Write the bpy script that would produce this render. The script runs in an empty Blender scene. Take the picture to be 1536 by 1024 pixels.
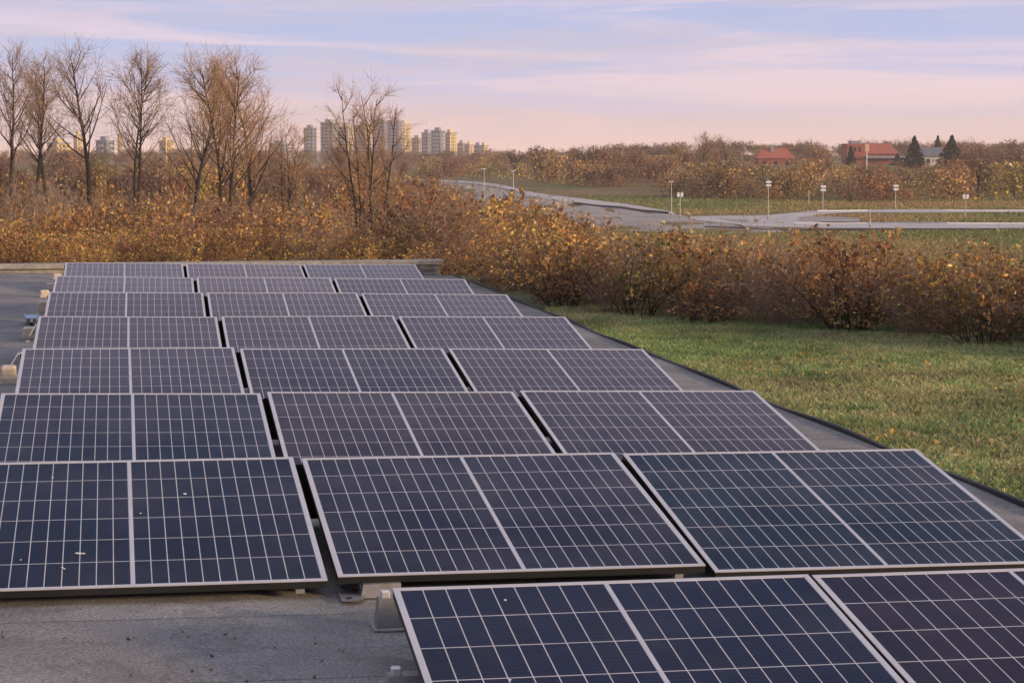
import bpy, math, random
import numpy as np
from mathutils import Vector, Matrix, Euler

# ------------------------------------------------------------------ camera
SC = bpy.context.scene
COL = SC.collection
EYE = 1.96                     # eye height above the roof
F = 3000.0                     # focal length in photograph pixels (1536 wide)
PITCH, YAW = 0.0936, 0.1942
cam_d = bpy.data.cameras.new("camera")
cam = bpy.data.objects.new("camera", cam_d); COL.objects.link(cam)
cam_d.sensor_width = 36.0; cam_d.lens = F / 1536 * 36
cam_d.clip_start = 0.1; cam_d.clip_end = 9000
cam.location = (0, 0, EYE); cam.rotation_euler = (math.pi / 2 - PITCH, 0, -YAW)
SC.camera = cam
SC.render.resolution_x, SC.render.resolution_y = 1024, 682
SC.view_settings.view_transform = 'Standard'; SC.view_settings.look = 'None'
SC.view_settings.gamma = 1.0; SC.view_settings.exposure = 0.75
SC.render.engine = 'CYCLES'
SC.cycles.use_denoising = True
SC.cycles.max_bounces = 8; SC.cycles.volume_bounces = 1
SC.cycles.transparent_max_bounces = 8

# ------------------------------------------------------------------ sun and sky
SUN_EL = math.radians(11.0)
SUN_AZ = YAW + math.radians(112)         # clockwise from +Y: to the right of the view and behind
sd = bpy.data.lights.new("sun", 'SUN'); sd.energy = 2.8; sd.angle = math.radians(7.0); sd.color = (1.0, 0.70, 0.42)
sun = bpy.data.objects.new("sun", sd); COL.objects.link(sun); sun.location = (40, 0, 40)
sdir = Vector((math.sin(SUN_AZ) * math.cos(SUN_EL), math.cos(SUN_AZ) * math.cos(SUN_EL), math.sin(SUN_EL)))
sun.rotation_euler = sdir.to_track_quat('Z', 'Y').to_euler()

W = bpy.data.worlds.new("World"); SC.world = W; W.use_nodes = True
def node(nt, typ, ins=None, **kw):
    n = nt.nodes.new(typ)
    for k, v in kw.items(): setattr(n, k, v)
    for k, v in (ins or {}).items():
        s = n.inputs[k]
        if hasattr(v, 'is_output'): nt.links.new(v, s)
        else: s.default_value = v
    return n
def math_n(nt, op, a, b=0.0, c=0.0, clamp=False):
    n = nt.nodes.new('ShaderNodeMath'); n.operation = op; n.use_clamp = clamp
    for i, v in enumerate((a, b, c)):
        if hasattr(v, 'is_output'): nt.links.new(v, n.inputs[i])
        else: n.inputs[i].default_value = v
    return n.outputs[0]
def mixc(nt, f, a, b):
    n = nt.nodes.new('ShaderNodeMix'); n.data_type = 'RGBA'
    for s, v in ((n.inputs[0], f), (n.inputs[6], a), (n.inputs[7], b)):
        if hasattr(v, 'is_output'): nt.links.new(v, s)
        elif isinstance(v, (int, float)): s.default_value = v
        else: s.default_value = (*v, 1) if len(v) == 3 else v
    return n.outputs[2]
def ramp(nt, fac, stops, interp='LINEAR'):
    n = nt.nodes.new('ShaderNodeValToRGB'); cr = n.color_ramp; cr.interpolation = interp
    while len(cr.elements) < len(stops): cr.elements.new(0.5)
    for e, (p, c) in zip(cr.elements, stops):
        e.position = p; e.color = (*c, 1) if not isinstance(c, (int, float)) else (c, c, c, 1)
    nt.links.new(fac, n.inputs[0]); return n.outputs[0]

nt = W.node_tree; nt.nodes.clear()
tc = node(nt, 'ShaderNodeTexCoord')
sky = node(nt, 'ShaderNodeTexSky', sky_type='NISHITA', sun_disc=False, sun_elevation=SUN_EL, sun_rotation=SUN_AZ,
           altitude=100, air_density=1.0, dust_density=1.5, ozone_density=1.5)
sep = node(nt, 'ShaderNodeSeparateXYZ', {0: tc.outputs['Generated']})
zz = sep.outputs['Z']
# clear air between the clouds: peach on the horizon, pink above it, lavender blue, then an unseen dark band and bright zenith added for reflections and fill
zq = math_n(nt, 'POWER', math_n(nt, 'MAXIMUM', zz, 0.0), 0.5)
base = ramp(nt, zq, [(0.0, (1.08, .68, .50)), (.08, (.86, .60, .54)), (.14, (.62, .53, .65)), (.20, (.37, .42, .66)),
                     (.30, (.27, .34, .58)), (.50, (.56, .51, .66)), (.60, (.52, .45, .57)), (.67, (.10, .13, .24)), (.82, (.06, .10, .22)), (1.0, (.85, .88, 1.05))])
mp = node(nt, 'ShaderNodeMapping', {'Vector': tc.outputs['Generated'], 'Scale': (2.2, 2.2, 34.0), 'Rotation': (0.004, -.008, 0.0), 'Location': (7.7, 1.7, 4.1)})
n1 = node(nt, 'ShaderNodeTexNoise', {'Vector': mp.outputs[0], 'Scale': 1.7, 'Detail': 10.0, 'Roughness': .64, 'Distortion': .7})
mp2 = node(nt, 'ShaderNodeMapping', {'Vector': tc.outputs['Generated'], 'Scale': (3, 3, 44.0), 'Rotation': (-.015, .02, 0.0), 'Location': (4.4, 5.2, 7.7)})
n2 = node(nt, 'ShaderNodeTexNoise', {'Vector': mp2.outputs[0], 'Scale': 1.5, 'Detail': 10.0, 'Roughness': .66, 'Distortion': .7})
pinkmask = ramp(nt, n1.outputs[0], [(.42, 0.0), (.62, 1.0)], 'EASE')
greymask = ramp(nt, n2.outputs[0], [(.46, 0.0), (.68, 1.0)], 'EASE')
c1 = mixc(nt, math_n(nt, 'MULTIPLY', pinkmask, .8), base, ramp(nt, zq, [(0, (1.1, .72, .58)), (.15, (.80, .58, .60)), (.27, (.58, .48, .61)), (.55, (.64, .47, .50)), (.61, (.50, .38, .44)), (.67, (.12, .12, .20)), (1, (.6, .6, .7))]))
c2 = mixc(nt, math_n(nt, 'MULTIPLY', greymask, .78), c1, ramp(nt, zq, [(0, (.86, .62, .60)), (.27, (.40, .38, .51)), (.55, (.30, .27, .36)), (.68, (.12, .12, .19)), (1, (.4, .4, .5))]))  # unseen upper stops darkened here too for the panel reflections
painted = node(nt, 'ShaderNodeMix', data_type='RGBA', blend_type='MULTIPLY')
painted.inputs[0].default_value = 1.0; nt.links.new(c2, painted.inputs[6]); painted.inputs[7].default_value = (9, 9, 9, 1)
tot = mixc(nt, .86, sky.outputs[0], painted.outputs[2])
bg = node(nt, 'ShaderNodeBackground', {'Color': tot, 'Strength': 0.1})
out = node(nt, 'ShaderNodeOutputWorld'); nt.links.new(bg.outputs[0], out.inputs[0])

# ------------------------------------------------------------------ helpers
FWD = Vector((math.sin(YAW), math.cos(YAW), 0)); RGT = Vector((math.cos(YAW), -math.sin(YAW), 0))
def ray(px, py):
    a = (px - 768) / F; b = (512 - py) / F
    up = Vector((0, 0, 1))
    f = FWD * math.cos(PITCH) - up * math.sin(PITCH); u = FWD * math.sin(PITCH) + up * math.cos(PITCH)
    return f + RGT * a + u * b
def at_z(px, py, z):
    r = ray(px, py); t = (z - EYE) / r.z; return Vector((0, 0, EYE)) + r * t
def at_d(px, py, d):                                  # point of that pixel at horizontal depth d
    r = ray(px, py); t = d / r.dot(FWD); return Vector((0, 0, EYE)) + r * t
def sstep(a, b, x):
    t = np.clip((np.asarray(x, float) - a) / (b - a), 0, 1); return t * t * (3 - 2 * t)
ROOF_SL = -0.0172
def roof_z(x): return ROOF_SL * x
def terrain(x, y):
    x = np.asarray(x, float); y = np.asarray(y, float)
    D = x * FWD.x + y * FWD.y; X = x * RGT.x + y * RGT.y
    z = -0.17 - 4.9 * sstep(27, 112, D)
    z = z + 4.2 * sstep(300, 720, D) * sstep(-30, 60, X - 0.02 * D)
    z = z + 0.25 * np.sin(x * .021 + 1.3) * np.cos(y * .017) * sstep(60, 160, D)
    z = z + 0.05 * np.sin(x * .37) * np.cos(y * .31 + .6) * sstep(24, 40, D)
    return z
def tz(x, y): return float(terrain(x, y))
def hit(px, py, lift=0.0):
    r = ray(px, py); o = Vector((0, 0, EYE)); t, step = 5.0, 0.5
    while t < 4500:
        p = o + r * t
        if p.z <= tz(p.x, p.y) + lift:
            lo, hi = t - step, t
            for _ in range(24):
                m = (lo + hi) / 2; p = o + r * m
                if p.z <= tz(p.x, p.y) + lift: hi = m
                else: lo = m
            return o + r * hi
        step = max(.5, t * .01); t += step
    return o + r * 4500
def on_ground(px, d):
    p = at_d(px, 300, d); return Vector((p.x, p.y, tz(p.x, p.y)))

def tag(o, label=None, cat=None, group=None, kind=None):
    if label: o['label'] = label
    if cat: o['category'] = cat
    if group: o['group'] = group
    if kind: o['kind'] = kind
    return o
def empty(name, loc=(0, 0, 0), rot=(0, 0, 0)):
    o = bpy.data.objects.new(name, None); COL.objects.link(o); o.location = loc; o.rotation_euler = rot
    o.empty_display_size = .2; return o
def link(name, me, parent=None):
    o = bpy.data.objects.new(name, me); COL.objects.link(o)
    if parent: o.parent = parent
    return o
def copy_tree(o, parent=None):
    c = o.copy(); COL.objects.link(c)
    if parent: c.parent = parent
    for ch in list(o.children): copy_tree(ch, c)
    return c

class MB:
    """collects shapes and turns them into one mesh"""
    def __init__(s): s.v = []; s.f = []; s.m = []; s.c = []; s.n = 0
    def add(s, V, Fs, m=0, c=(1, 1, 1)):
        V = [tuple(p) for p in V]; s.v += V; s.f += [tuple(i + s.n for i in f) for f in Fs]; s.m += [m] * len(Fs)
        s.c += [c] * len(V); s.n += len(V)
    def box(s, x0, x1, y0, y1, z0, z1, m=0, M=None, bev=0.0, c=(1, 1, 1)):
        b = min(bev, abs(x1 - x0) * .45, abs(y1 - y0) * .45, abs(z1 - z0) * .45)
        if b <= 0:
            V = [(x, y, z) for x in (x0, x1) for y in (y0, y1) for z in (z0, z1)]
            Fs = [(0, 1, 3, 2), (4, 6, 7, 5), (0, 4, 5, 1), (2, 3, 7, 6), (0, 2, 6, 4), (1, 5, 7, 3)]
        else:                                        # chamfered on top and vertical edges
            def ring(x0, x1, y0, y1, z, k):
                return [(x0 + k, y0, z), (x1 - k, y0, z), (x1, y0 + k, z), (x1, y1 - k, z), (x1 - k, y1, z), (x0 + k, y1, z), (x0, y1 - k, z), (x0, y0 + k, z)]
            V = ring(x0, x1, y0, y1, z0, b) + ring(x0, x1, y0, y1, z1 - b, b) + ring(x0 + b, x1 - b, y0 + b, y1 - b, z1, b)
            Fs = [tuple(range(7, -1, -1)), tuple(range(16, 24))]
            for r in (0, 8):
                for i in range(8): Fs.append((r + i, r + (i + 1) % 8, r + 8 + (i + 1) % 8, r + 8 + i))
        if M is not None: V = [M @ Vector(p) for p in V]
        s.add(V, Fs, m, c)
    def tube(s, pts, rad, n=6, m=0, c=(1, 1, 1), cap=True):
        pts = [Vector(p) for p in pts]; V = []; Fs = []
        for i, p in enumerate(pts):
            d = (pts[min(i + 1, len(pts) - 1)] - pts[max(i - 1, 0)]).normalized()
            a = d.orthogonal().normalized(); b = d.cross(a)
            if i and (a.dot(pa) < 0): pass
            pa = a
            r = rad[i] if hasattr(rad, '__len__') else rad
            for k in range(n):
                t = 2 * math.pi * k / n; V.append(p + a * (math.cos(t) * r) + b * (math.sin(t) * r))
        for i in range(len(pts) - 1):
            for k in range(n):
                Fs.append((i * n + k, i * n + (k + 1) % n, (i + 1) * n + (k + 1) % n, (i + 1) * n + k))
        if cap: Fs.append(tuple(range(n - 1, -1, -1))); Fs.append(tuple((len(pts) - 1) * n + k for k in range(n)))
        s.add(V, Fs, m, c)
    def mesh(s, name, mats, col=False, smooth=False):
        me = bpy.data.meshes.new(name); me.from_pydata(s.v, [], s.f)
        for m in (mats if isinstance(mats, (list, tuple)) else [mats]): me.materials.append(m)
        if any(s.m): me.polygons.foreach_set('material_index', s.m)
        if col: set_col(me, np.array(s.c))
        if smooth: me.polygons.foreach_set('use_smooth', [True] * len(s.f))
        me.update(); return me
    def build(s, name, mats, parent=None, **k): return link(name, s.mesh(name, mats, **k), parent)
def set_col(me, c):
    a = me.color_attributes.new('col', 'FLOAT_COLOR', 'POINT')
    c4 = np.ones((len(c), 4), np.float32); c4[:, :3] = c; a.data.foreach_set('color', c4.ravel())
def np_mesh(name, V, Fq, mat, col=None):
    """V (n,3), Fq (m,k) arrays"""
    me = bpy.data.meshes.new(name); V = np.asarray(V, np.float32); Fq = np.asarray(Fq, np.int32); k = Fq.shape[1]
    me.vertices.add(len(V)); me.vertices.foreach_set('co', V.ravel())
    me.loops.add(Fq.size); me.loops.foreach_set('vertex_index', Fq.ravel())
    me.polygons.add(len(Fq)); me.polygons.foreach_set('loop_start', np.arange(0, Fq.size, k, dtype=np.int32))
    me.update(calc_edges=True); me.validate()
    if mat: me.materials.append(mat)
    if col is not None: set_col(me, col)
    return me

# ------------------------------------------------------------------ materials
def mat(name, fn):
    m = bpy.data.materials.new(name); m.use_nodes = True; t = m.node_tree
    p = t.nodes['Principled BSDF']; fn(t, p); return m
def plain(name, col, rough=.6, metal=0.0, nscale=0, var=.25, bump=0.0, spec=None, coords='Object'):
    def fn(t, p):
        p.inputs['Roughness'].default_value = rough; p.inputs['Metallic'].default_value = metal
        if spec is not None: p.inputs['Specular IOR Level'].default_value = spec
        if nscale:
            tcn = node(t, 'ShaderNodeTexCoord')
            n = node(t, 'ShaderNodeTexNoise', {'Vector': tcn.outputs[coords], 'Scale': nscale, 'Detail': 6.0, 'Roughness': .6})
            c = ramp(t, n.outputs[0], [(.3, tuple(x * (1 - var) for x in col)), (.7, tuple(min(1, x * (1 + var)) for x in col))])
            t.links.new(c, p.inputs['Base Color'])
            if bump:
                b = node(t, 'ShaderNodeBump', {'Height': n.outputs[0], 'Strength': bump, 'Distance': .02}); t.links.new(b.outputs[0], p.inputs['Normal'])
        else: p.inputs['Base Color'].default_value = (*col, 1)
    return mat(name, fn)
def leaf_mat(name, var=.25, trans=.35, rough=.65):
    def fn(t, p):
        a = node(t, 'ShaderNodeAttribute', attribute_name='col')
        oi = node(t, 'ShaderNodeObjectInfo')
        v = math_n(t, 'MULTIPLY_ADD', oi.outputs['Random'], 2 * var, 1 - var)
        h = math_n(t, 'MULTIPLY_ADD', oi.outputs['Random'], .03, .485)
        hs = node(t, 'ShaderNodeHueSaturation', {'Hue': h, 'Saturation': 1.0, 'Value': v, 'Color': a.outputs['Color']})
        t.links.new(hs.outputs[0], p.inputs['Base Color']); p.inputs['Roughness'].default_value = rough
        p.inputs['Specular IOR Level'].default_value = .25
        if trans:
            tr = node(t, 'ShaderNodeBsdfTranslucent', {'Color': hs.outputs[0]})
            mx = node(t, 'ShaderNodeMixShader', {0: trans, 1: p.outputs[0], 2: tr.outputs[0]})
            t.links.new(mx.outputs[0], t.nodes['Material Output'].inputs[0])
    return mat(name, fn)
M_leaf = leaf_mat('leaf', .42); M_far = leaf_mat('far_foliage', .22, .25, .8)
M_needle = leaf_mat('needle', .2, .1, .7)
M_grass = leaf_mat('grass_blade', 0.0, .35, .55)
M_bark = plain('bark_dark', (.026, .020, .017), .85, nscale=5, var=.35)
M_twig = plain('twig_brown', (.24, .16, .115), .8, nscale=3, var=.35)
M_pale_twig = plain('twig_pale', (.30, .22, .17), .8, nscale=3, var=.3)
M_concrete = plain('concrete', (.30, .275, .235), .85, nscale=9, var=.3, bump=.4)
M_block = plain('ballast_concrete', (.56, .47, .35), .9, nscale=14, var=.28, bump=.5)
M_alu = plain('aluminium', (.66, .64, .63), .42, metal=.55, nscale=6, var=.08)
M_dark = plain('dark_shaded_metal', (.018, .018, .019), .5, metal=.3, nscale=8, var=.3)  # bolts, added sheets and frame sides, whose shade is in this colour
M_galv = plain('galvanised', (.25, .245, .24), .5, metal=.5, nscale=16, var=.22)
M_black = plain('black_edging', (.014, .015, .017), .6, nscale=5, var=.4)
M_under = plain('backsheet', (.02, .02, .022), .7)
M_white = plain('white_paint', (.72, .72, .72), .5, nscale=2, var=.12)
M_pole = plain('pole_grey', (.48, .47, .46), .5, nscale=2, var=.15)
M_bluetray = plain('blue_tray', (.20, .33, .45), .4, nscale=5, var=.2)
M_dropping = plain('dried_dropping', (.72, .71, .68), .8, nscale=40, var=.2)
# ---- solar glass
def glass_fn(ncol, nrow, Wd, L, half, edge):
    def fn(t, p):
        tcn = node(t, 'ShaderNodeTexCoord'); s = node(t, 'ShaderNodeSeparateXYZ', {0: tcn.outputs['UV']})
        oi = node(t, 'ShaderNodeObjectInfo')
        u, v = s.outputs[0], s.outputs[1]                     # metres inside one half, measured from its corner
        cw = half / ncol; ch = L / nrow
        def line(x, c, w):
            fr = math_n(t, 'FRACT', math_n(t, 'DIVIDE', x, c))
            d = math_n(t, 'ABSOLUTE', math_n(t, 'SUBTRACT', fr, .5))
            return math_n(t, 'GREATER_THAN', d, .5 - w / c / 2)
        gx = line(u, cw, .0042); gy = line(v, ch, .0060)
        grid = math_n(t, 'MAXIMUM', gx, gy)
        bus = line(math_n(t, 'ADD', v, .01), ch / 9, .0016)
        nz = node(t, 'ShaderNodeTexNoise', {'Vector': tcn.outputs['Object'], 'Scale': 1.6, 'Detail': 5.0, 'Roughness': .6})
        # every cell a slightly different blue
        ci = node(t, 'ShaderNodeCombineXYZ', {0: math_n(t, 'FLOOR', math_n(t, 'DIVIDE', u, cw)), 1: math_n(t, 'FLOOR', math_n(t, 'DIVIDE', v, ch)), 2: oi.outputs['Random']})
        wn = node(t, 'ShaderNodeTexWhiteNoise', {'Vector': ci.outputs[0]}, noise_dimensions='3D')
        tint = oi.outputs['Color']                              # cell colour per panel, with its sky reflection painted in
        cell = mixc(t, math_n(t, 'MULTIPLY', wn.outputs[0], .55), tint, (.006, .006, .014))
        cell = mixc(t, math_n(t, 'MULTIPLY', bus, .10), cell, (.25, .25, .27))
        low = math_n(t, 'POWER', math_n(t, 'SUBTRACT', 1.0, math_n(t, 'MINIMUM', math_n(t, 'MULTIPLY', v, 9.0), 1.0)), 2.0)
        dust = math_n(t, 'MAXIMUM', ramp(t, nz.outputs[0], [(.45, 0.0), (.75, 1.0)]), math_n(t, 'MULTIPLY', low, nz.outputs[0]))
        cell = mixc(t, math_n(t, 'MULTIPLY', dust, .045), cell, (.24, .22, .22))
        lnz = node(t, 'ShaderNodeTexNoise', {'Vector': tcn.outputs['Object'], 'Scale': 9.0, 'Detail': 2.0})
        lc = mixc(t, lnz.outputs[0], (.42, .40, .39), (.66, .64, .63))
        colr = mixc(t, grid, cell, lc)
        t.links.new(colr, p.inputs['Base Color'])
        rg = math_n(t, 'MULTIPLY_ADD', dust, .16, .06); t.links.new(rg, p.inputs['Roughness'])
        p.inputs['IOR'].default_value = 1.45; p.inputs['Specular IOR Level'].default_value = .30
        nb = node(t, 'ShaderNodeTexNoise', {'Vector': tcn.outputs['Object'], 'Scale': 2.2, 'Detail': 1.0})
        b = node(t, 'ShaderNodeBump', {'Height': nb.outputs[0], 'Strength': .12, 'Distance': .02}); t.links.new(b.outputs[0], p.inputs['Normal'])
    return fn
# ---- roof felt
def roof_fn(t, p):
    g = node(t, 'ShaderNodeTexCoord').outputs['Object']
    a = node(t, 'ShaderNodeTexNoise', {'Vector': g, 'Scale': .9, 'Detail': 8.0, 'Roughness': .62})
    b = node(t, 'ShaderNodeTexNoise', {'Vector': g, 'Scale': 75.0, 'Detail': 4.0, 'Roughness': .7})
    c = node(t, 'ShaderNodeTexNoise', {'Vector': g, 'Scale': 4.5, 'Detail': 6.0, 'Roughness': .7, 'Distortion': 1.0})
    v = node(t, 'ShaderNodeTexVoronoi', {'Vector': g, 'Scale': 60.0})
    base = ramp(t, a.outputs[0], [(.3, (.155, .152, .147)), (.5, (.235, .227, .216)), (.72, (.315, .302, .284))])
    stain = ramp(t, c.outputs[0], [(.52, 0.0), (.72, 1.0)])
    base = mixc(t, math_n(t, 'MULTIPLY', stain, .5), base, (.17, .14, .11))
    gr = ramp(t, b.outputs[0], [(.35, (.5, .5, .5)), (.65, (1.45, 1.45, 1.45))])
    m = node(t, 'ShaderNodeMix', data_type='RGBA', blend_type='MULTIPLY'); m.inputs[0].default_value = 1
    t.links.new(base, m.inputs[6]); t.links.new(gr, m.inputs[7])
    sx = node(t, 'ShaderNodeSeparateXYZ', {0: g})
    pud = node(t, 'ShaderNodeTexNoise', {'Vector': g, 'Scale': 1.7, 'Detail': 3.0, 'Roughness': .5, 'Distortion': .6})
    ring_ = ramp(t, pud.outputs[0], [(.50, 0.0), (.56, 1.0), (.575, .35), (.7, .5)])
    m2 = mixc(t, math_n(t, 'MULTIPLY', ring_, .38), m.outputs[2], (.085, .08, .075))
    wob = math_n(t, 'MULTIPLY', c.outputs[0], .05)
    fx = math_n(t, 'FRACT', math_n(t, 'DIVIDE', math_n(t, 'ADD', sx.outputs[1], wob), 1.06))
    seam = math_n(t, 'LESS_THAN', fx, .014)
    patch = math_n(t, 'GREATER_THAN', math_n(t, 'FRACT', math_n(t, 'DIVIDE', math_n(t, 'ADD', sx.outputs[1], wob), 2.12)), .5)
    speck = ramp(t, v.outputs['Distance'], [(.06, 1.0), (.12, 0.0)])
    col = mixc(t, math_n(t, 'MULTIPLY', speck, .18), m2, (.02, .02, .02))
    col = mixc(t, math_n(t, 'MULTIPLY', seam, .6), col, (.05, .05, .05)); col = mixc(t, math_n(t, 'MULTIPLY', patch, .10), col, (.10, .10, .105))
    t.links.new(col, p.inputs['Base Color']); p.inputs['Roughness'].default_value = .8; p.inputs['Specular IOR Level'].default_value = .3
    h = math_n(t, 'ADD', b.outputs[0], math_n(t, 'MULTIPLY', c.outputs[0], .6))
    bp = node(t, 'ShaderNodeBump', {'Height': h, 'Strength': .55, 'Distance': .012}); t.links.new(bp.outputs[0], p.inputs['Normal'])
M_roof = mat('roof_felt', roof_fn)
def ground_fn(t, p):
    g = node(t, 'ShaderNodeTexCoord').outputs['Object']
    a = node(t, 'ShaderNodeTexNoise', {'Vector': g, 'Scale': .035, 'Detail': 8.0, 'Roughness': .62})
    b = node(t, 'ShaderNodeTexNoise', {'Vector': g, 'Scale': .6, 'Detail': 8.0, 'Roughness': .7})
    c1 = ramp(t, a.outputs[0], [(.36, (.12, .14, .045)), (.46, (.20, .165, .07)), (.58, (.23, .155, .08)), (.72, (.16, .105, .065))])
    c2 = ramp(t, b.outputs[0], [(.3, (.6, .6, .6)), (.7, (1.35, 1.35, 1.35))])
    m = node(t, 'ShaderNodeMix', data_type='RGBA', blend_type='MULTIPLY'); m.inputs[0].default_value = 1
    t.links.new(c1, m.inputs[6]); t.links.new(c2, m.inputs[7])
    t.links.new(m.outputs[2], p.inputs['Base Color']); p.inputs['Roughness'].default_value = .95; p.inputs['Specular IOR Level'].default_value = .1
M_ground = mat('meadow_ground', ground_fn)
def lawn_fn(t, p):
    g = node(t, 'ShaderNodeTexCoord').outputs['Object']
    a = node(t, 'ShaderNodeTexNoise', {'Vector': g, 'Scale': 1.1, 'Detail': 8.0, 'Roughness': .65})
    c1 = ramp(t, a.outputs[0], [(.35, (.05, .075, .022)), (.55, (.085, .10, .03)), (.7, (.12, .10, .04))])
    t.links.new(c1, p.inputs['Base Color']); p.inputs['Roughness'].default_value = .95
M_lawn = mat('lawn_soil', lawn_fn)
M_road = plain('road_asphalt', (.33, .30, .265), .9, nscale=.15, var=.2, spec=.2)
M_path = plain('pale_paving', (.47, .44, .41), .9, nscale=.2, var=.15, spec=.2)
M_line = plain('kerb_white', (.68, .66, .65), .7, nscale=.4, var=.15)
M_kerbdark = plain('dark_kerb', (.10, .09, .085), .9, nscale=.5, var=.3)

# ------------------------------------------------------------------ ground, lawn, roof
def ground_sheet():
    ds = np.concatenate([np.linspace(2, 60, 59), np.linspace(62, 200, 70), np.geomspace(205, 4200, 70)])
    us = np.linspace(-1, 1, 91)
    V = []
    for d in ds:
        w = 14 + d * .45
        for u in us:
            q = FWD * d + RGT * (u * w); V.append((q.x, q.y, 0))
    V = np.array(V); V[:, 2] = terrain(V[:, 0], V[:, 1])
    nu = len(us); Fq = [(i * nu + j, i * nu + j + 1, (i + 1) * nu + j + 1, (i + 1) * nu + j) for i in range(len(ds) - 1) for j in range(nu - 1)]
    return tag(link('ground', np_mesh('ground', V, Fq, M_ground)), kind='structure')
ground = ground_sheet()
for pl in ground.data.polygons: pl.use_smooth = True

# roof edge on the lawn side, traced once and turned into world points
E0 = at_z(870, 492, -.11); E1 = at_z(1536, 765, -.11)
ed = (E1 - E0).normalized()
def edge_pt(y):                                # x of the roof edge at world y, with a slight waver
    t = (y - E0.y) / ed.y; x = (E0 + ed * t).x
    return x + .014 * math.sin(y * 1.1) + .006 * math.sin(y * 2.7 + 1)
Y_BACK = 33.4
rm = MB(); ys = np.linspace(1.5, Y_BACK, 80)
V = []; Fs = []
for y in ys:
    xr = edge_pt(y)
    for x, z in ((-9, roof_z(-9)), (xr - .002, roof_z(xr)), (xr - .002, roof_z(xr) - .6)): V.append((x, y, z))
for i in range(len(ys) - 1):
    for k in range(2): Fs.append((i * 3 + k, i * 3 + k + 1, (i + 1) * 3 + k + 1, (i + 1) * 3 + k))
rm.add(V, Fs)
tag(rm.build('roof_deck', M_roof), kind='structure')

em = MB(); ring = []
for y in ys:
    x = edge_pt(y); z = roof_z(x) + .012 * math.sin(y * 1.9)
    ring.append([(x - .005, y, z - .2), (x - .005, y, z + .018), (x + .004, y, z + .024), (x + .020, y, z + .024), (x + .026, y, z + .018), (x + .026, y, z - .25)])
V = [p for r in ring for p in r]; Fs = [(i * 6 + k, i * 6 + k + 1, (i + 1) * 6 + k + 1, (i + 1) * 6 + k) for i in range(len(ring) - 1) for k in range(5)]
em.add(V, Fs)
tag(em.build('roof_edging', M_black), 'thin black edging strip running between the grey roof and the lawn', 'edging')

# lawn sheet with blades
lw = MB(); V = []; Fs = []
lys = np.linspace(1.5, 34, 66); nx = 40
for y in lys:
    x0 = edge_pt(y) + .03
    for k in range(nx):
        x = x0 + 26 * (k / (nx - 1)) ** 1.6
        V.append((x, y, max(tz(x, y), -.17) + .03 + .012 * math.sin(x * 2.1) * math.cos(y * 1.7)))
for i in range(len(lys) - 1):
    for k in range(nx - 1): Fs.append((i * nx + k, i * nx + k + 1, (i + 1) * nx + k + 1, (i + 1) * nx + k))
lw.add(V, Fs); tag(lw.build('lawn', M_lawn), kind='structure')

def vnoise(x, y, seed, sc):
    r = np.random.default_rng(seed); g = r.random((64, 64))
    x = x / sc; y = y / sc; xi = np.floor(x).astype(int); yi = np.floor(y).astype(int); fx = x - xi; fy = y - yi
    fx = fx * fx * (3 - 2 * fx); fy = fy * fy * (3 - 2 * fy)
    G = lambda a, b: g[a % 64, b % 64]
    return (G(xi, yi) * (1 - fx) + G(xi + 1, yi) * fx) * (1 - fy) + (G(xi, yi + 1) * (1 - fx) + G(xi + 1, yi + 1) * fx) * fy
def lawn_blades(n=430000):
    r = np.random.default_rng(5)
    d = np.sqrt(r.random(n) * (28 ** 2 - 9 ** 2) + 9 ** 2)
    px = 820 + r.random(n) * 1500
    X = (px - 768) / F * d
    x = FWD.x * d + RGT.x * X; y = FWD.y * d + RGT.y * X
    ex = np.interp(y, ys, [edge_pt(v) for v in ys])
    k = (x > ex + .05) & (y < 33.5); x, y = x[k], y[k]; n = len(x)
    z = np.maximum(terrain(x, y), -.17) + .03
    den = vnoise(x, y, 1, .45) * .6 + vnoise(x, y, 2, .16) * .4
    h = (.016 + .046 * den) * (.5 + .8 * r.random(n)); wd = .0035 + .0055 * r.random(n)
    a = r.random(n) * 2 * math.pi; lean = (.3 + 1.1 * r.random(n)) * h; la = r.random(n) * 2 * math.pi
    bx, by = np.cos(a) * wd, np.sin(a) * wd
    tx, ty = np.cos(la) * lean, np.sin(la) * lean
    V = np.empty((n, 4, 3))
    V[:, 0] = np.stack([x - bx, y - by, z], 1); V[:, 1] = np.stack([x + bx, y + by, z], 1)
    V[:, 2] = np.stack([x + bx * .8 + tx * .6, y + by * .8 + ty * .6, z + h * .7], 1)
    V[:, 3] = np.stack([x + tx, y + ty, z + h], 1)
    pal = np.array([(.18, .27, .105), (.25, .335, .125), (.345, .375, .15), (.42, .37, .19), (.135, .215, .085)])
    q = vnoise(x, y, 3, 2.1) * .7 + vnoise(x, y, 4, .5) * .5 + (r.random(n) - .5) * .55
    ci = np.clip((q * 4.2).astype(int), 0, 3); ci[r.random(n) < .15] = 4
    c = pal[ci] * (.75 + .5 * r.random((n, 1))) * (.58 + .6 * vnoise(x, y, 6, .8) + .4 * vnoise(x, y, 7, .25))[:, None]
    return np_mesh('lawn_grass', V.reshape(-1, 3), np.arange(4 * n).reshape(n, 4), M_grass, np.repeat(c, 4, 0))
tag(link('lawn_grass', lawn_blades()), kind='stuff', label='short green and straw grass blades of the lawn', cat='grass')

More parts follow.
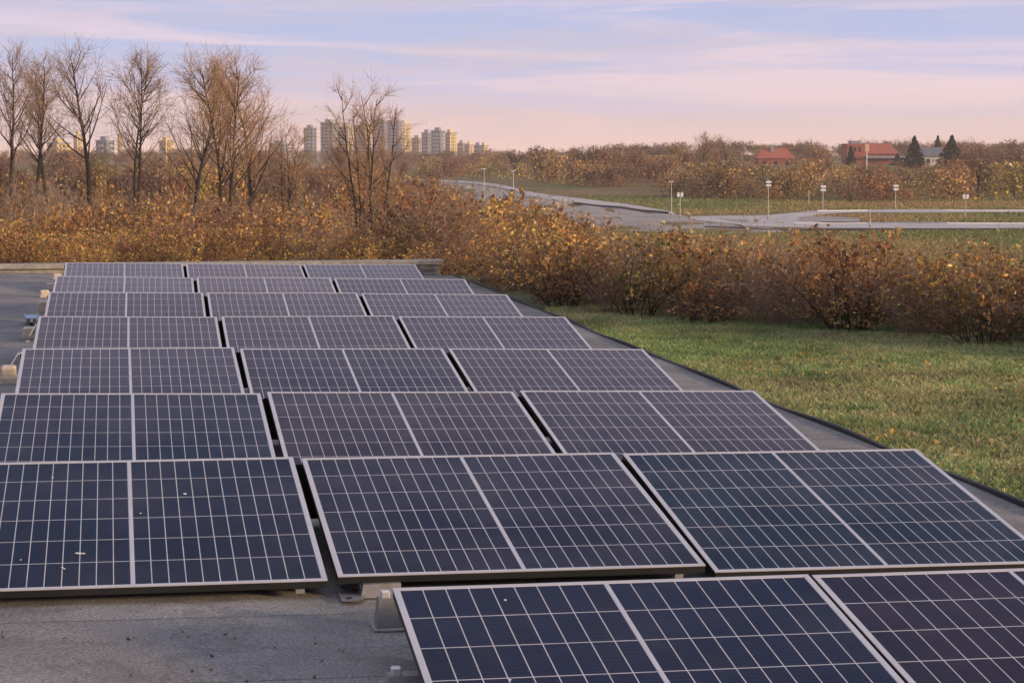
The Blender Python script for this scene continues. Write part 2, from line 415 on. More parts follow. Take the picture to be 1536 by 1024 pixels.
# ------------------------------------------------------------------ leaves and twigs
PAL = dict(rust=(.40, .175, .065), orange=(.58, .30, .08), gold=(.66, .44, .11), brown=(.24, .145, .085), red=(.20, .065, .04),
           olive=(.19, .18, .055), green=(.09, .15, .045), tan=(.48, .34, .19), plum=(.22, .13, .10))
def leaf_arrays(r, P, size, cols, flat=.35):
    n = len(P); a = r.normal(size=(n, 3)); a[:, 2] -= .3; a /= np.linalg.norm(a, axis=1)[:, None]
    b = np.cross(a, r.normal(size=(n, 3))); b /= np.linalg.norm(b, axis=1)[:, None]
    nrm = np.cross(a, b)
    s = size * (.5 + 1.2 * r.random((n, 1)) ** 1.6)
    V = np.stack([P - a * s * .5, P + b * s * .32 + nrm * s * .08, P + a * s * .5, P - b * s * .32 + nrm * s * .08], 1)
    return V.reshape(-1, 3), np.arange(4 * n).reshape(n, 4), np.repeat(cols, 4, 0)
def pick(r, n, mix):
    ks = list(mix); w = np.array([mix[k] for k in ks], float); w /= w.sum()
    c = np.array([PAL[k] for k in ks])[r.choice(len(ks), n, p=w)]
    return c * (.5 + 1.25 * r.random((n, 1)) ** 1.4)
def segs_mesh(name, S, m, sides=3):
    """S rows: x0 y0 z0 x1 y1 z1 r0 r1, each a short tapered prism"""
    S = np.array(S, float); p0, p1 = S[:, :3], S[:, 3:6]; d = p1 - p0; L = np.linalg.norm(d, axis=1)[:, None]; d = d / np.maximum(L, 1e-6)
    ref = np.where(np.abs(d[:, 2:3]) > .9, np.array([[1., 0, 0]]), np.array([[0, 0, 1.]]))
    a = np.cross(d, ref); a /= np.linalg.norm(a, axis=1)[:, None]; b = np.cross(d, a)
    V = np.empty((len(S), 2 * sides, 3)); 
    for k in range(sides):
        t = 2 * math.pi * k / sides; o = a * math.cos(t) + b * math.sin(t)
        V[:, k] = p0 + o * S[:, 6:7]; V[:, sides + k] = p1 + o * S[:, 7:8]
    base = (np.arange(len(S)) * 2 * sides)[:, None]
    Fq = np.concatenate([base + np.array([[k, (k + 1) % sides, sides + (k + 1) % sides, sides + k]]) for k in range(sides)])
    return np_mesh(name, V.reshape(-1, 3), Fq, m)
def branch(r, S, tips, p, d, L, rad, n, wob, up, endr=.35):
    """adds a wavering tapered branch, returns its points, directions and radii"""
    pts = [np.array(p, float)]; dirs = []; rads = [rad]; d = np.array(d, float); d /= np.linalg.norm(d)
    for i in range(n):
        d = d + r.normal(size=3) * wob + np.array([0, 0, up]); d /= np.linalg.norm(d)
        q = pts[-1] + d * L / n; r1 = rad * (1 - (1 - endr) * (i + 1) / n)
        S.append((*pts[-1], *q, rads[-1], r1)); pts.append(q); dirs.append(d.copy()); rads.append(r1)
    dirs.append(d); return pts, dirs, rads
def side_dir(r, d, ang):
    o = np.cross(d, r.normal(size=3)); o /= np.linalg.norm(o)
    return d * math.cos(ang) + o * math.sin(ang)

def shrub_parts(seed, H, R, nst, nleaf, mix, leaf=.062, tw=6):
    r = np.random.default_rng(seed); S = []; anchors = []
    for i in range(nst):
        a = r.random() * 2 * math.pi; rr = R * .45 * math.sqrt(r.random())
        lean = r.random() * .65; d = (math.cos(a) * lean, math.sin(a) * lean, 1)
        pts, dirs, rads = branch(r, S, None, (math.cos(a) * rr, math.sin(a) * rr, -.04), d, H * (.65 + .45 * r.random()), H * .0085, 5, .13, .0)
        for k in range(tw):
            j = r.integers(1, 6); q, qd, qr = branch(r, S, None, pts[j], side_dir(r, dirs[j], .6 + .5 * r.random()), H * (.16 + .26 * r.random()), max(rads[j] * .6, H * .0028), 3, .2, .06)
            anchors += q[1:]
            for m in range(2):
                q2, _, _ = branch(r, S, None, q[1 + m], side_dir(r, qd[1], .7), H * .12 * (.6 + r.random()), H * .0024, 2, .25, .05); anchors += q2[1:]
        anchors += pts[2:]
    A = np.array(anchors); w = (r.random(len(A)) ** 2.2) * (.35 + A[:, 2] / H); ai = r.choice(len(A), nleaf, p=w / w.sum())
    P = A[ai] + r.normal(size=(nleaf, 3)) * H * .019
    P[:, 2] = np.maximum(P[:, 2], .02)
    cl = pick(r, len(A), mix)[ai] * .55 + pick(r, nleaf, mix) * .45
    V, Fq, C = leaf_arrays(r, P, leaf, cl)
    return S, (V, Fq, C)
MIXES = [dict(rust=5, orange=3.5, gold=1.2, brown=4, red=1, plum=1.5, tan=2, olive=1), dict(rust=2.5, orange=3.5, gold=3.5, brown=3, olive=1.5, tan=2), dict(brown=5, rust=3, plum=3, gold=.8, tan=2),
         dict(gold=3, orange=3, olive=2, brown=3, rust=2, green=1), dict(olive=3, green=1.2, brown=3, gold=1.5, rust=2), dict(plum=4, brown=4, tan=2, rust=1)]
SHRUBS = []
for i in range(9):
    S, (V, Fq, C) = shrub_parts(40 + i, 1.15 + .1 * (i % 3), .5, 19 + i % 4, [1250, 1350, 520, 1250, 1150, 260][i % 6], MIXES[i % 6], leaf=[.055, .066, .05, .056, .058, .07, .046, .06, .052][i])
    SHRUBS.append((segs_mesh('stems', S, M_bark if i in (0, 4, 6) else M_twig), np_mesh('leaves', V, Fq, M_leaf, C)))
S_, (V_, F_, C_) = shrub_parts(90, 1.25, .45, 16, 130, dict(tan=4, gold=2, rust=1), tw=9)
SHRUBS.append((segs_mesh('stems', S_, M_pale_twig), np_mesh('leaves', V_, F_, M_leaf, C_)))
S_, (V_, F_, C_) = shrub_parts(91, 1.25, .45, 12, 60, dict(tan=4, brown=2), tw=10)
SHRUBS.append((segs_mesh('stems', S_, M_twig), np_mesh('leaves', V_, F_, M_leaf, C_)))
def place_shrub(name, k, loc, s, rz, label, cat, group, sz=1.0):
    t = empty(name, loc, (0, 0, rz)); t.scale = (s, s, s * sz); tag(t, label, cat, group)
    link('stems', SHRUBS[k][0], t); link('leaves', SHRUBS[k][1], t); return t
rs = random.Random(11)
KH = [1.15 + .1 * (i % 3) for i in range(9)] + [1.25, 1.25]
def fit_scale(px, d, p, k, ytop):               # scale that lets a shrub reach the height the thicket has there
    return max(.25, (at_d(px, ytop, d).z - p.z) / (KH[k] * 1.08))
def hedge_front_d(px):
    xs = [640, 700, 830, 1000, 1200, 1400, 1536, 1700, 2200]; yy = [415, 432, 466, 486, 498, 512, 526, 540, 572]
    return 3000 * 2.12 / (np.interp(px, xs, yy) - 230)
def hedge_top(px):
    return float(np.interp(px, [600, 690, 760, 830, 900, 960, 1010, 1090, 1180, 1260, 1330, 1420, 1480, 1560, 1680], [352, 362, 352, 330, 346, 350, 332, 342, 352, 358, 364, 376, 366, 362, 362]))
for rowi, off in enumerate([.35, .8, 1.5, 2.3, 3.2, 4.2, 5.4]):
    px = 600 if rowi else 690
    while px < 2050:
        d = float(hedge_front_d(px)) + off + rs.uniform(-.25, .25)
        p = on_ground(px, d)
        if rowi == 0: k = rs.choice([0, 0, 2, 6, 4, 4, 8])
        elif rowi < 4: k = rs.choice([0, 0, 1, 2, 6, 6, 7, 7, 4, 3, 3])
        else: k = rs.choice([0, 1, 1, 6, 6, 2, 7, 7, 9, 10])
        if rowi in (2, 3) and rs.random() < .25: k = rs.choice([9, 10])
        s = fit_scale(px, d, p, k, hedge_top(px) + rs.uniform(-4 if rowi > 3 else -10, 34) - (12 if k > 8 else 0))
        if rowi == 0: s = rs.uniform(.4, .75)
        elif rowi == 1: s *= rs.uniform(.75, 1)
        if not (p.y < 34.0 and p.x < edge_pt(p.y) + .25):
            sx = max(s, .8)
            t = place_shrub('bramble_shrub', k, p, sx, rs.uniform(0, 6.28), 'rust and gold leaved shrub in the dense autumn hedge along the lawn', 'shrub', 'shrubs of the hedge along the lawn', s / sx)
        px += rs.uniform(.62, 1.0) / d * F
# shrubs on the falling ground behind the parapet
for (d0, d1, n, yl, yr) in ((35.0, 38, 46, 366, 372), (38, 48, 52, 350, 356), (48, 66, 52, 338, 348), (66, 90, 50, 321, 330), (90, 125, 46, 304, 312), (125, 170, 40, 280, 290)):
    for i in range(n):
        px = -60 + 720 * (i + rs.random()) / n; d = rs.uniform(d0, d1); p = on_ground(px, d)
        k = rs.choice([0, 1, 1, 3, 3, 7, 4]) if d < 44 else rs.choice([0, 2, 5, 5, 8, 1, 2, 6, 9, 10])
        if px < 420 and d < 100 and rs.random() < .5: k = rs.choice([0, 6])
        yt = yl + (yr - yl) * max(px, 0) / 660 + rs.uniform(-14, 20)
        s = fit_scale(px, d, p, k, yt); sx = min(s, 1.0 if d < 48 else 2.6)
        place_shrub('autumn_shrub', k, p, sx, rs.uniform(0, 6.28), 'brown and orange shrub in the thicket between the parapet and the bare trees', 'shrub', 'thicket behind the parapet', s / sx)
# lower thicket in front of the road
for i in range(84):
    px = rs.uniform(600, 1010) if i % 3 else rs.uniform(600, 830); d = rs.uniform(36, 90); p = on_ground(px, d); k = rs.choice([0, 2, 5, 8, 9, 9, 10, 10, 1])
    yt = float(np.interp(px, [600, 700, 760, 820, 880, 940, 1000], [278, 294, 302, 316, 334, 348, 352])) + rs.uniform(-8, 22)
    s = fit_scale(px, d, p, k, yt); sx = min(s, 1.9)
    place_shrub('autumn_shrub', k, p, sx, rs.uniform(0, 6.28), 'low brown shrub on the slope between the hedge and the grey road', 'shrub', 'shrubs on the slope below the road', s / sx)

# ------------------------------------------------------------------ bare trees
M_twigwarm0 = plain('twig_tan', (.26, .175, .115), .8, nscale=2, var=.3)
def bare_tree(name, label, px, d, ytop, seed, stems=1, spread=.42, leaves=0, mix=None, bark=M_bark, twig=M_twigwarm0, group=None, thick=1.0, ybase=None, clear=.22, fine=1.0):
    r = np.random.default_rng(seed); p = on_ground(px, d)
    top = at_d(px, ytop + (9 if ytop < 130 else 0), d).z; H = top - p.z
    T = []; S = []; anchors = []
    for s in range(stems):
        a = (r.random() if stems < 3 else s * 2.4 + .5 * r.random()) * 6.28 / (1 if stems < 3 else 6.28); lean = (0.05 if stems == 1 else .03 + .20 * s / stems)
        if stems == 2: lean = .04
        b0 = np.array([math.cos(a), math.sin(a), 0]) * (0 if stems == 1 else .035 * H * .5)
        hh = H * (1.03 if s == 0 else .95 + .1 * r.random())
        rad = H * .0155 * thick * (1 if stems == 1 else .75)
        n = 12
        pts, dirs, rads = branch(r, T, None, b0 - np.array([0, 0, .2]), (math.cos(a) * lean, math.sin(a) * lean, 1), hh * .97, rad, n, .045, .03, .12)
        nl = int((24 if stems <= 2 else 15) * fine / (1 if stems < 2 else 1.25))
        for i in range(nl):
            f = clear + (.97 - clear) * ((i + r.random()) / nl); x = f * n; j = min(int(x), n - 1)
            q = pts[j] + (pts[j + 1] - pts[j]) * (x - j)
            L = hh * spread * (1.05 - f) ** .75 * (.65 + .5 * r.random()) + .04 * H
            lp, ld, lr = branch(r, T, None, q, side_dir(r, dirs[j], .6 + .35 * r.random()), L, max(rads[j] * .45, H * .0028), 7, .06, .075, .2)
            for k in range(int(7 * fine)):
                m = r.integers(1, 7); L2 = L * (.25 + .3 * r.random())
                bp, bd, br = branch(r, S, None, lp[m], side_dir(r, ld[m], .5 + .35 * r.random()), L2, max(lr[m] * .6, H * .0011), 4, .08, .06, .35)
                anchors += bp[2:]
                for w in range(5):
                    mm = r.integers(1, 5)
                    wp, _, _ = branch(r, S, None, bp[mm], side_dir(r, bd[mm], .5 + .3 * r.random()), H * .06 * (.6 + .9 * r.random()), H * .00075, 2, .10, .04, .5)
                    anchors += wp[1:]
    t = empty(name, p); tag(t, label, 'tree', group)
    link('trunk', segs_mesh('trunk', T, bark, 7), t); cr = link('crown', segs_mesh('crown', S, twig, 3), t)
    if leaves:
        leaves *= 2; A = np.array(anchors); P = A[r.integers(0, len(A), leaves)] + r.normal(size=(leaves, 3)) * .03
        V, Fq, C = leaf_arrays(r, P, H * .0068, pick(r, leaves, mix or dict(gold=2, orange=3, tan=3)))
        link('leaves', np_mesh('leaves', V, Fq, M_leaf, C), cr)
    return t
warm = dict(orange=3, tan=3, gold=2, rust=1)
M_twigwarm = plain('twig_warm', (.34, .215, .12), .8, nscale=2, var=.3)
bare_tree('bare_tree', 'tall bare tree at the far end of the row with thin black trunk', 14, 150, 72, 1, clear=.46, leaves=120)
bare_tree('bare_tree', 'slim bare tree second in the row from the roof corner', 50, 145, 84, 2, clear=.48, spread=.33, leaves=80)
bare_tree('bare_tree', 'short slender bare tree third in the row', 76, 155, 102, 3, clear=.48, spread=.33, leaves=120)
bare_tree('bare_tree', 'bare tree with a wide forked crown before the golden buildings', 135, 140, 80, 4, clear=.48, leaves=60, thick=1.15, spread=.5)
bare_tree('bare_tree', 'bare tree with two dark trunks rising side by side', 208, 132, 80, 5, stems=2, clear=.48, leaves=100, spread=.4)
bare_tree('bare_tree', 'warm brown finely twigged tree with a feathery crown', 285, 138, 92, 6, twig=M_twigwarm, leaves=500, mix=warm, clear=.34, fine=1.3, spread=.46)
bare_tree('bare_tree', 'tallest leafless tree of the dense clump with twin trunks', 334, 118, 88, 7, stems=2, leaves=350, mix=warm, clear=.40, twig=M_twigwarm, spread=.48, fine=1.3)
bare_tree('bare_tree', 'leaning bare tree at the edge of the clump nearest the city', 388, 122, 112, 8, leaves=300, mix=warm, clear=.38, fine=1.2, spread=.52, twig=M_twigwarm)
bare_tree('multistem_tree', 'vase shaped many stemmed bare tree standing before the city towers', 545, 84, 124, 19, stems=6, spread=.33, leaves=420, mix=warm, clear=.3, thick=.8, fine=.85, twig=M_twigwarm)
bare_tree('bare_tree', 'small twiggy tree between the feathery tree and the leaning one', 430, 150, 190, 10, stems=3, twig=M_twigwarm, leaves=400, mix=warm)
for k, (px, d, yt, sd_) in enumerate(((720, 62, 292, 21), (765, 66, 286, 22), (640, 78, 268, 23), (812, 58, 318, 24), (690, 90, 278, 25))):
    bare_tree('twiggy_shrub', 'pale twiggy leafless shrub on the slope in front of the path', px, d, yt, sd_, stems=6, spread=.3, leaves=70, clear=.15, thick=.8, fine=.7,
              bark=M_pale_twig if k < 2 else M_twig, twig=M_pale_twig if k < 2 else M_twig, group='leafless shrubs before the path')
for k, (px, d, yt, sd_) in enumerate(((30, 100, 262, 31), (70, 92, 272, 32), (105, 105, 268, 33))):
    bare_tree('twiggy_shrub', 'pale grey bare shrub under the first trees beyond the roof', px, d, yt, sd_, stems=6, spread=.25, clear=.15, thick=.7, fine=.7,
              bark=M_pale_twig, twig=M_pale_twig, group='pale shrubs under the trees')
for o in [o for o in bpy.data.objects if o.name.startswith('twiggy_shrub')]: o['category'] = 'shrub'

# ------------------------------------------------------------------ far vegetation
def far_tree_mesh(seed, mix, n=1500, H=6.0, R=2.6, leaf=.28, twigs=600, low=0):
    """tree or shrub for the distance: trunk, limbs, a haze of twigs and small leaves in uneven clumps"""
    r = np.random.default_rng(seed); T = []; S = []
    branch(r, T, None, (0, 0, -.3), (r.normal() * .06, r.normal() * .06, 1), H * .8, H * .02, 5, .06, 0, .25)
    cl = []
    for i in range(15):
        z0 = H * (.10 + .5 * r.random()); a = r.random() * 6.28; f = .35 + .55 * r.random()
        pts, dirs, rads = branch(r, T, None, (0, 0, z0), (math.cos(a) * f, math.sin(a) * f, .8), (H - z0) * (.55 + .4 * r.random()), H * .009, 4, .1, .08, .3)
        cl += [(pts[k], dirs[min(k, 3)]) for k in (2, 3, 4)]
        cl += [(pts[4] + r.normal(size=3) * R * .16, dirs[3])]
    for i in range(low):
        a = r.random() * 6.28; rr = R * (.25 + .75 * r.random()); cl.append((np.array([math.cos(a) * rr, math.sin(a) * rr, H * (.06 + .42 * r.random() ** 1.3)]), np.array([0, 0, 1.])))
    for i in range(twigs):
        q, d = cl[r.integers(0, len(cl))]; d = side_dir(r, d, .3 + .6 * r.random()) + np.array([0, 0, .3])
        branch(r, S, None, q + r.normal(size=3) * R * .07, d, H * (.07 + .13 * r.random()), H * .0035, 2, .15, .08, .4)
    C0 = np.array([c[0] for c in cl]); w = r.random(len(cl)) ** 1.5; ci = r.choice(len(cl), n, p=w / w.sum())
    P = C0[ci] + r.normal(size=(n, 3)) * R * np.array([.19, .19, .15]); P[:, 2] = np.clip(P[:, 2], .1, H * 1.02)
    cc = pick(r, len(cl), mix)[ci] * .6 + pick(r, n, mix) * .4
    V, Fq, C = leaf_arrays(r, P, leaf, cc)
    sv = np.array(S); k = len(sv); p0, p1 = sv[:, :3], sv[:, 3:6]; o = r.normal(size=(k, 3)); o /= np.linalg.norm(o, axis=1)[:, None]
    o *= sv[:, 6:7]
    TV = np.stack([p0 - o, p0 + o, p1 + o * .5, p1 - o * .5], 1).reshape(-1, 3)
    tcol = np.repeat(np.array([(.17, .115, .095)]) * (.6 + .8 * r.random((k, 1))), 4, 0)
    V2 = np.concatenate([V, TV]); F2 = np.concatenate([Fq, np.arange(4 * k).reshape(k, 4) + len(V)]); C2 = np.concatenate([C, tcol])
    return segs_mesh('trunk', T, M_bark, 4), np_mesh('crown', V2, F2, M_far, C2)
FAR = [far_tree_mesh(70, dict(rust=3, brown=5, tan=1), low=18), far_tree_mesh(71, dict(olive=3, brown=3, gold=1), low=26), far_tree_mesh(72, dict(plum=4, brown=4, tan=1.5), n=450, twigs=700),
       far_tree_mesh(73, dict(gold=2, orange=1.5, brown=3, olive=2), low=22), far_tree_mesh(74, dict(brown=4, plum=3, tan=1.5), n=300, twigs=800), far_tree_mesh(75, dict(olive=3, green=3, brown=2))]
FARSH = [far_tree_mesh(80 + i, m, n=700, H=2.0, R=2.4, leaf=.17, twigs=500, low=50) for i, m in enumerate((dict(brown=4, plum=3, rust=2), dict(olive=3, brown=3, tan=2), dict(rust=2, orange=2, brown=3, tan=2), dict(gold=2, olive=4, tan=2)))]
def place_far(name, src, p, s, label, cat, group, sz=1.0):
    t = empty(name, p, (0, 0, rs.uniform(0, 6.28))); t.scale = (s, s, s * sz); tag(t, label, cat, group)
    link('trunk', src[0], t); link('crown', src[1], t); return t
def read_mesh(me):
    v = np.empty(len(me.vertices) * 3, np.float32); me.vertices.foreach_get('co', v)
    q = np.empty(len(me.loops), np.int32); me.loops.foreach_get('vertex_index', q)
    c = np.empty(len(me.vertices) * 4, np.float32); me.color_attributes['col'].data.foreach_get('color', c)
    return v.reshape(-1, 3), q.reshape(-1, 4), c.reshape(-1, 4)[:, :3]
FAR_DATA = [read_mesh(f[1]) for f in FAR]
WOODS = []                                            # the far-off woods read as one mass: collected into one mesh
def place_woods(k, p, s):
    v, q, c = FAR_DATA[k]; a = rs.uniform(0, 6.28); ca, sa = math.cos(a), math.sin(a)
    v2 = np.stack([(v[:, 0] * ca - v[:, 1] * sa) * 1.5, (v[:, 0] * sa + v[:, 1] * ca) * 1.5, v[:, 2] * 1.12 - .9], 1) * s + np.array(p)
    WOODS.append((v2, q, c * rs.uniform(.75, 1.25)))
CLEAR = ((1108, 1200, 243), (1245, 1362, 243), (1370, 1432, 241))
def bank_s(px, d, p, s):
    lim = next((y for a, b, y in CLEAR if a < px < b), 226)
    return min(s, max(.4, (at_d(px, lim + rs.uniform(0, 6), d).z - p.z) / 2.3))
# bank behind the road, from the middle of the picture to its edge
for i in range(95):
    px = rs.uniform(770, 1600); d = rs.uniform(292, 400)
    if px < 1010: d = float(np.interp(px, [770, 1010], [480, 320])) + rs.uniform(0, 120)
    p = on_ground(px, d)
    place_far('bank_shrub', FARSH[rs.choice([0, 0, 1, 2, 2, 3])], p, bank_s(px, d, p, rs.choice([rs.uniform(.8, 1.5), rs.uniform(1.2, 3.2)])), 'low rusty brown shrub on the bank beyond the pale road', 'shrub', 'shrubs on the bank beyond the road', rs.uniform(.8, 1.1))
for i in range(60):                                    # scrub beyond the curved path
    px = rs.uniform(630, 1010); d = float(np.interp(px, [630, 1010], [560, 330])) + rs.uniform(8, 240); p = on_ground(px, d)
    place_far('bank_shrub', FARSH[rs.choice([0, 1, 1, 2, 3])], p, bank_s(px, d, p, rs.uniform(1.8, 3.2)), 'low olive and brown shrub on the flat ground past the curved path', 'shrub', 'shrubs past the curved path', rs.uniform(.7, 1.0))
for i in range(130):
    px = rs.uniform(760, 1600); d = rs.uniform(420, 640)
    if px > 1330: d = rs.uniform(330, 560)
    p = on_ground(px, d); s = rs.uniform(.55, 1.05) * (1.15 if px > 1440 else 1)
    lim = next((y for a, b, y in CLEAR if a < px < b), None); tall = lim is None and rs.random() < .4
    s = max(.35, (at_d(px, (lim + rs.uniform(0, 14)) if lim else (rs.uniform(212, 228) if tall else rs.uniform(226, 262)), d).z - p.z) / 6.9)
    place_far('autumn_tree', FAR[rs.choice([0, 0, 1, 2, 2, 3, 4, 4])], p, s, 'rounded autumn tree in the wooded bank beneath the red roofed buildings', 'tree', 'trees of the wooded bank')
for i in range(230):
    px = rs.uniform(600, 1600); d = rs.uniform(640, 1000); p = on_ground(px, d)
    if d < 720 and 1110 < px < 1440: continue
    place_woods(rs.choice([0, 1, 2, 2, 4, 4, 3]), p, rs.uniform(.75, 1.35))
for i in range(36):
    px = rs.uniform(-60, 660); d = rs.uniform(260, 420); p = on_ground(px, d)
    place_far('autumn_tree', FAR[rs.choice([0, 0, 1, 2, 3, 4, 4, 5])], p, rs.uniform(.7, 1.15) * d / 330, 'brown autumn tree in the wood behind the row of bare trees', 'tree', 'wood behind the bare trees')
for i in range(110):
    px = rs.uniform(-60, 760); d = rs.uniform(900, 1500); p = on_ground(px, d)
    place_woods(rs.choice([2, 2, 4, 0, 1]), p, rs.uniform(1.1, 1.7))
off = 0; VV = []; QQ = []; CC = []
for v_, q_, c_ in WOODS: VV.append(v_); QQ.append(q_ + off); CC.append(c_); off += len(v_)
tag(link('far_woods', np_mesh('far_woods', np.concatenate(VV), np.concatenate(QQ), M_far, np.concatenate(CC))), 'hazy brown woods along the skyline and below the towers', 'woods', kind='stuff')
for i in range(80):
    px = rs.uniform(-60, 640); d = rs.uniform(165, 260); p = on_ground(px, d)
    yt = float(np.interp(px, [0, 250, 420, 640], [232, 240, 250, 262])) + rs.uniform(-6, 26)
    s = (at_d(px, yt, d).z - p.z) / 6.0
    place_far('autumn_tree', FAR[rs.choice([0, 0, 2, 4, 4, 1, 2, 3])], p, s, 'brown autumn tree in the wood behind the row of bare trees', 'tree', 'wood behind the bare trees')
for i in range(120):
    px = rs.uniform(960, 1620); d = rs.uniform(292, 600) if px > 1030 else rs.uniform(360, 600); p = on_ground(px, d)
    place_far('bank_shrub', FARSH[rs.choice([0, 1, 1, 2, 2, 3])], p, bank_s(px, d, p, rs.choice([rs.uniform(.9, 1.8), rs.uniform(1.5, 3.4)]) * (1.25 if px > 1430 else 1)), 'low rusty brown shrub on the bank beyond the pale road', 'shrub', 'shrubs on the bank beyond the road', rs.uniform(.7, 1.0))
for i in range(30):
    px = rs.uniform(1435, 1640); d = rs.uniform(310, 460); p = on_ground(px, d); s = (at_d(px, rs.uniform(212, 262), d).z - p.z) / 6.0
    place_far('autumn_tree', FAR[rs.choice([0, 0, 2, 4, 4, 3])], p, s, 'rounded autumn tree in the wooded bank beneath the red roofed buildings', 'tree', 'trees of the wooded bank')
bare_tree('bare_tree', 'large bare round crowned tree on the bank beyond the street lamp', 1050, 420, 204, 51, spread=.62, leaves=2200, mix=dict(brown=3, tan=2, gold=1), clear=.2, thick=1.5, fine=1.3)
bare_tree('bare_tree', 'bare spreading tree beside the large round crowned one', 1090, 430, 208, 52, spread=.58, leaves=1500, mix=dict(brown=3, tan=2, rust=1), clear=.25, thick=1.4, fine=1.2)
bare_tree('bare_tree', 'rusty fan shaped tree standing alone past the curved path', 862, 520, 222, 53, spread=.55, leaves=1800, mix=dict(rust=3, brown=3), clear=.15, thick=1.5, fine=1.2)
bare_tree('bare_tree', 'pale brown bare tree between the two red roofs', 1213, 520, 213, 54, spread=.55, leaves=1600, mix=dict(tan=2, rust=2, brown=2), clear=.15, fine=1.2)
bare_tree('bare_tree', 'dark twiggy tree at the foot of the bank near the twin signs', 1276, 290, 262, 55, stems=3, spread=.55, leaves=120, clear=.1, mix=dict(brown=2, plum=2))
def conifer(px, d, ytop, wpx, seed, label):
    p = on_ground(px, d); H = at_d(px, ytop, d).z - p.z; R = wpx * d / F / 2 * 1.45; r = np.random.default_rng(seed); S = []
    branch(r, S, None, (0, 0, -.2), (0, 0, 1), H * .97, H * .02, 6, .01, 0, .1)
    n = 1500; f = r.random(n) ** 1.1; lay = np.floor(f * 13) / 13; a = r.random(n) * 6.28
    lobes = .75 + .25 * np.sin(a * 5 + lay * 40); rr = R * (1 - f * .97) * np.sqrt(r.random(n)) * lobes * 1.15
    P = np.stack([np.cos(a) * rr, np.sin(a) * rr, H * (.06 + .93 * f) - rr * .25], 1)
    C = np.array([(.022, .045, .028)]) * (.6 + .9 * r.random((n, 1)))
    V, Fq, C = leaf_arrays(r, P, H * .085, C)
    t = empty('conifer_tree', p); tag(t, label, 'tree')
    link('trunk', segs_mesh('trunk', S, M_bark, 5), t); link('crown', np_mesh('crown', V, Fq, M_needle, C), t)
conifer(1370, 560, 205, 34, 61, 'dark green spruce beside the end of the red roofed hall')
conifer(1405, 700, 204, 16, 62, 'small slim spruce peeking over the grey roofed house')
conifer(1426, 540, 204, 42, 63, 'broad dark spruce hiding the end of the grey roofed house')
conifer(1275, 560, 219, 18, 64, 'narrow dark spruce in front of the brick wing')
conifer(888, 640, 238, 12, 65, 'tiny dark spruce among the distant brown trees')
conifer(1345, 600, 230, 22, 66, 'short green spruce under the eaves of the red roofed hall')

# ------------------------------------------------------------------ road, path and field
def strip_mesh(name, up, lo, m, lift, n=60, kind='structure'):
    """sheet between two outlines traced on the terrain"""
    ux, uy = zip(*up); lx, ly = zip(*lo); V = []; Fs = []
    nv = 4
    for i in range(n + 1):
        s = i / n
        def along(xs, ys):
            t = s * (len(xs) - 1); j = min(int(t), len(xs) - 2); f = t - j
            def cr(a):                                     # smooth curve through the traced points
                p0, p1, p2, p3 = a[max(j - 1, 0)], a[j], a[j + 1], a[min(j + 2, len(a) - 1)]
                return p1 + .5 * f * (p2 - p0 + f * (2 * p0 - 5 * p1 + 4 * p2 - p3 + f * (3 * (p1 - p2) + p3 - p0)))
            return cr(xs), cr(ys)
        a = hit(*along(ux, uy)); b = hit(*along(lx, ly))
        for k in range(nv):
            q = a.lerp(b, k / (nv - 1)); V.append((q.x, q.y, tz(q.x, q.y) + lift))
    for i in range(n):
        for k in range(nv - 1): Fs.append((i * nv + k, i * nv + k + 1, (i + 1) * nv + k + 1, (i + 1) * nv + k))
    mb = MB(); mb.add(V, Fs); o = mb.build(name, m)
    if kind: tag(o, kind=kind)
    return o
strip_mesh('road', [(560, 268), (640, 271), (720, 278), (790, 292), (870, 305), (950, 315), (1040, 325), (1120, 330)],
           [(560, 284), (640, 290), (720, 310), (790, 328), (870, 340), (960, 348), (1060, 350), (1180, 349)], M_road, .025)
strip_mesh('footpath', [(620, 268), (700, 272), (755, 278), (800, 289), (870, 298), (950, 308), (1012, 319)],
           [(620, 271), (700, 275), (755, 283), (800, 295), (870, 305), (950, 314), (1012, 322)], M_path, .05)
strip_mesh('road', [(1035, 325), (1090, 324), (1150, 323), (1195, 319), (1240, 316.5), (1400, 316), (1560, 316)],
           [(1035, 329), (1085, 335), (1140, 339), (1190, 334), (1245, 321), (1400, 319), (1560, 319)], M_path, .04)
strip_mesh('road', [(1110, 332), (1190, 331), (1260, 335), (1400, 336), (1560, 336)],
           [(1110, 339.5), (1190, 342), (1260, 343), (1400, 343), (1560, 343)], M_path, .055)
strip_mesh('road', [(1200, 326), (1240, 325), (1290, 328)], [(1200, 332), (1245, 333.5), (1290, 334)], M_road, .07)
def kerb(name, pts, m, w, h, label, lift=.1):
    w *= .6; h *= .5
    mb = MB(); P = [hit(*p) for p in pts]; Q = []
    for a, b in zip(P[:-1], P[1:]):
        for k in range(6): Q.append(a.lerp(b, k / 6))
    Q.append(P[-1]); V = []; Fs = []
    for i, q in enumerate(Q):
        d = (Q[min(i + 1, len(Q) - 1)] - Q[max(i - 1, 0)]); d.z = 0; d.normalize(); s = Vector((-d.y, d.x, 0)) * w / 2; z = tz(q.x, q.y) + lift
        for o, zz_ in ((s, 0), (s, h), (-s, h), (-s, 0)): V.append((q.x + o.x, q.y + o.y, z + zz_))
    for i in range(len(Q) - 1):
        for k in range(3): Fs.append((i * 4 + k, i * 4 + k + 1, (i + 1) * 4 + k + 1, (i + 1) * 4 + k))
    mb.add(V, Fs); return tag(mb.build(name, m), label, 'kerb')
kerb('kerb', [(1225, 317), (1300, 316.3), (1420, 316), (1560, 316)], M_line, .8, .25, 'white kerb along the far side of the grassy island', .02)
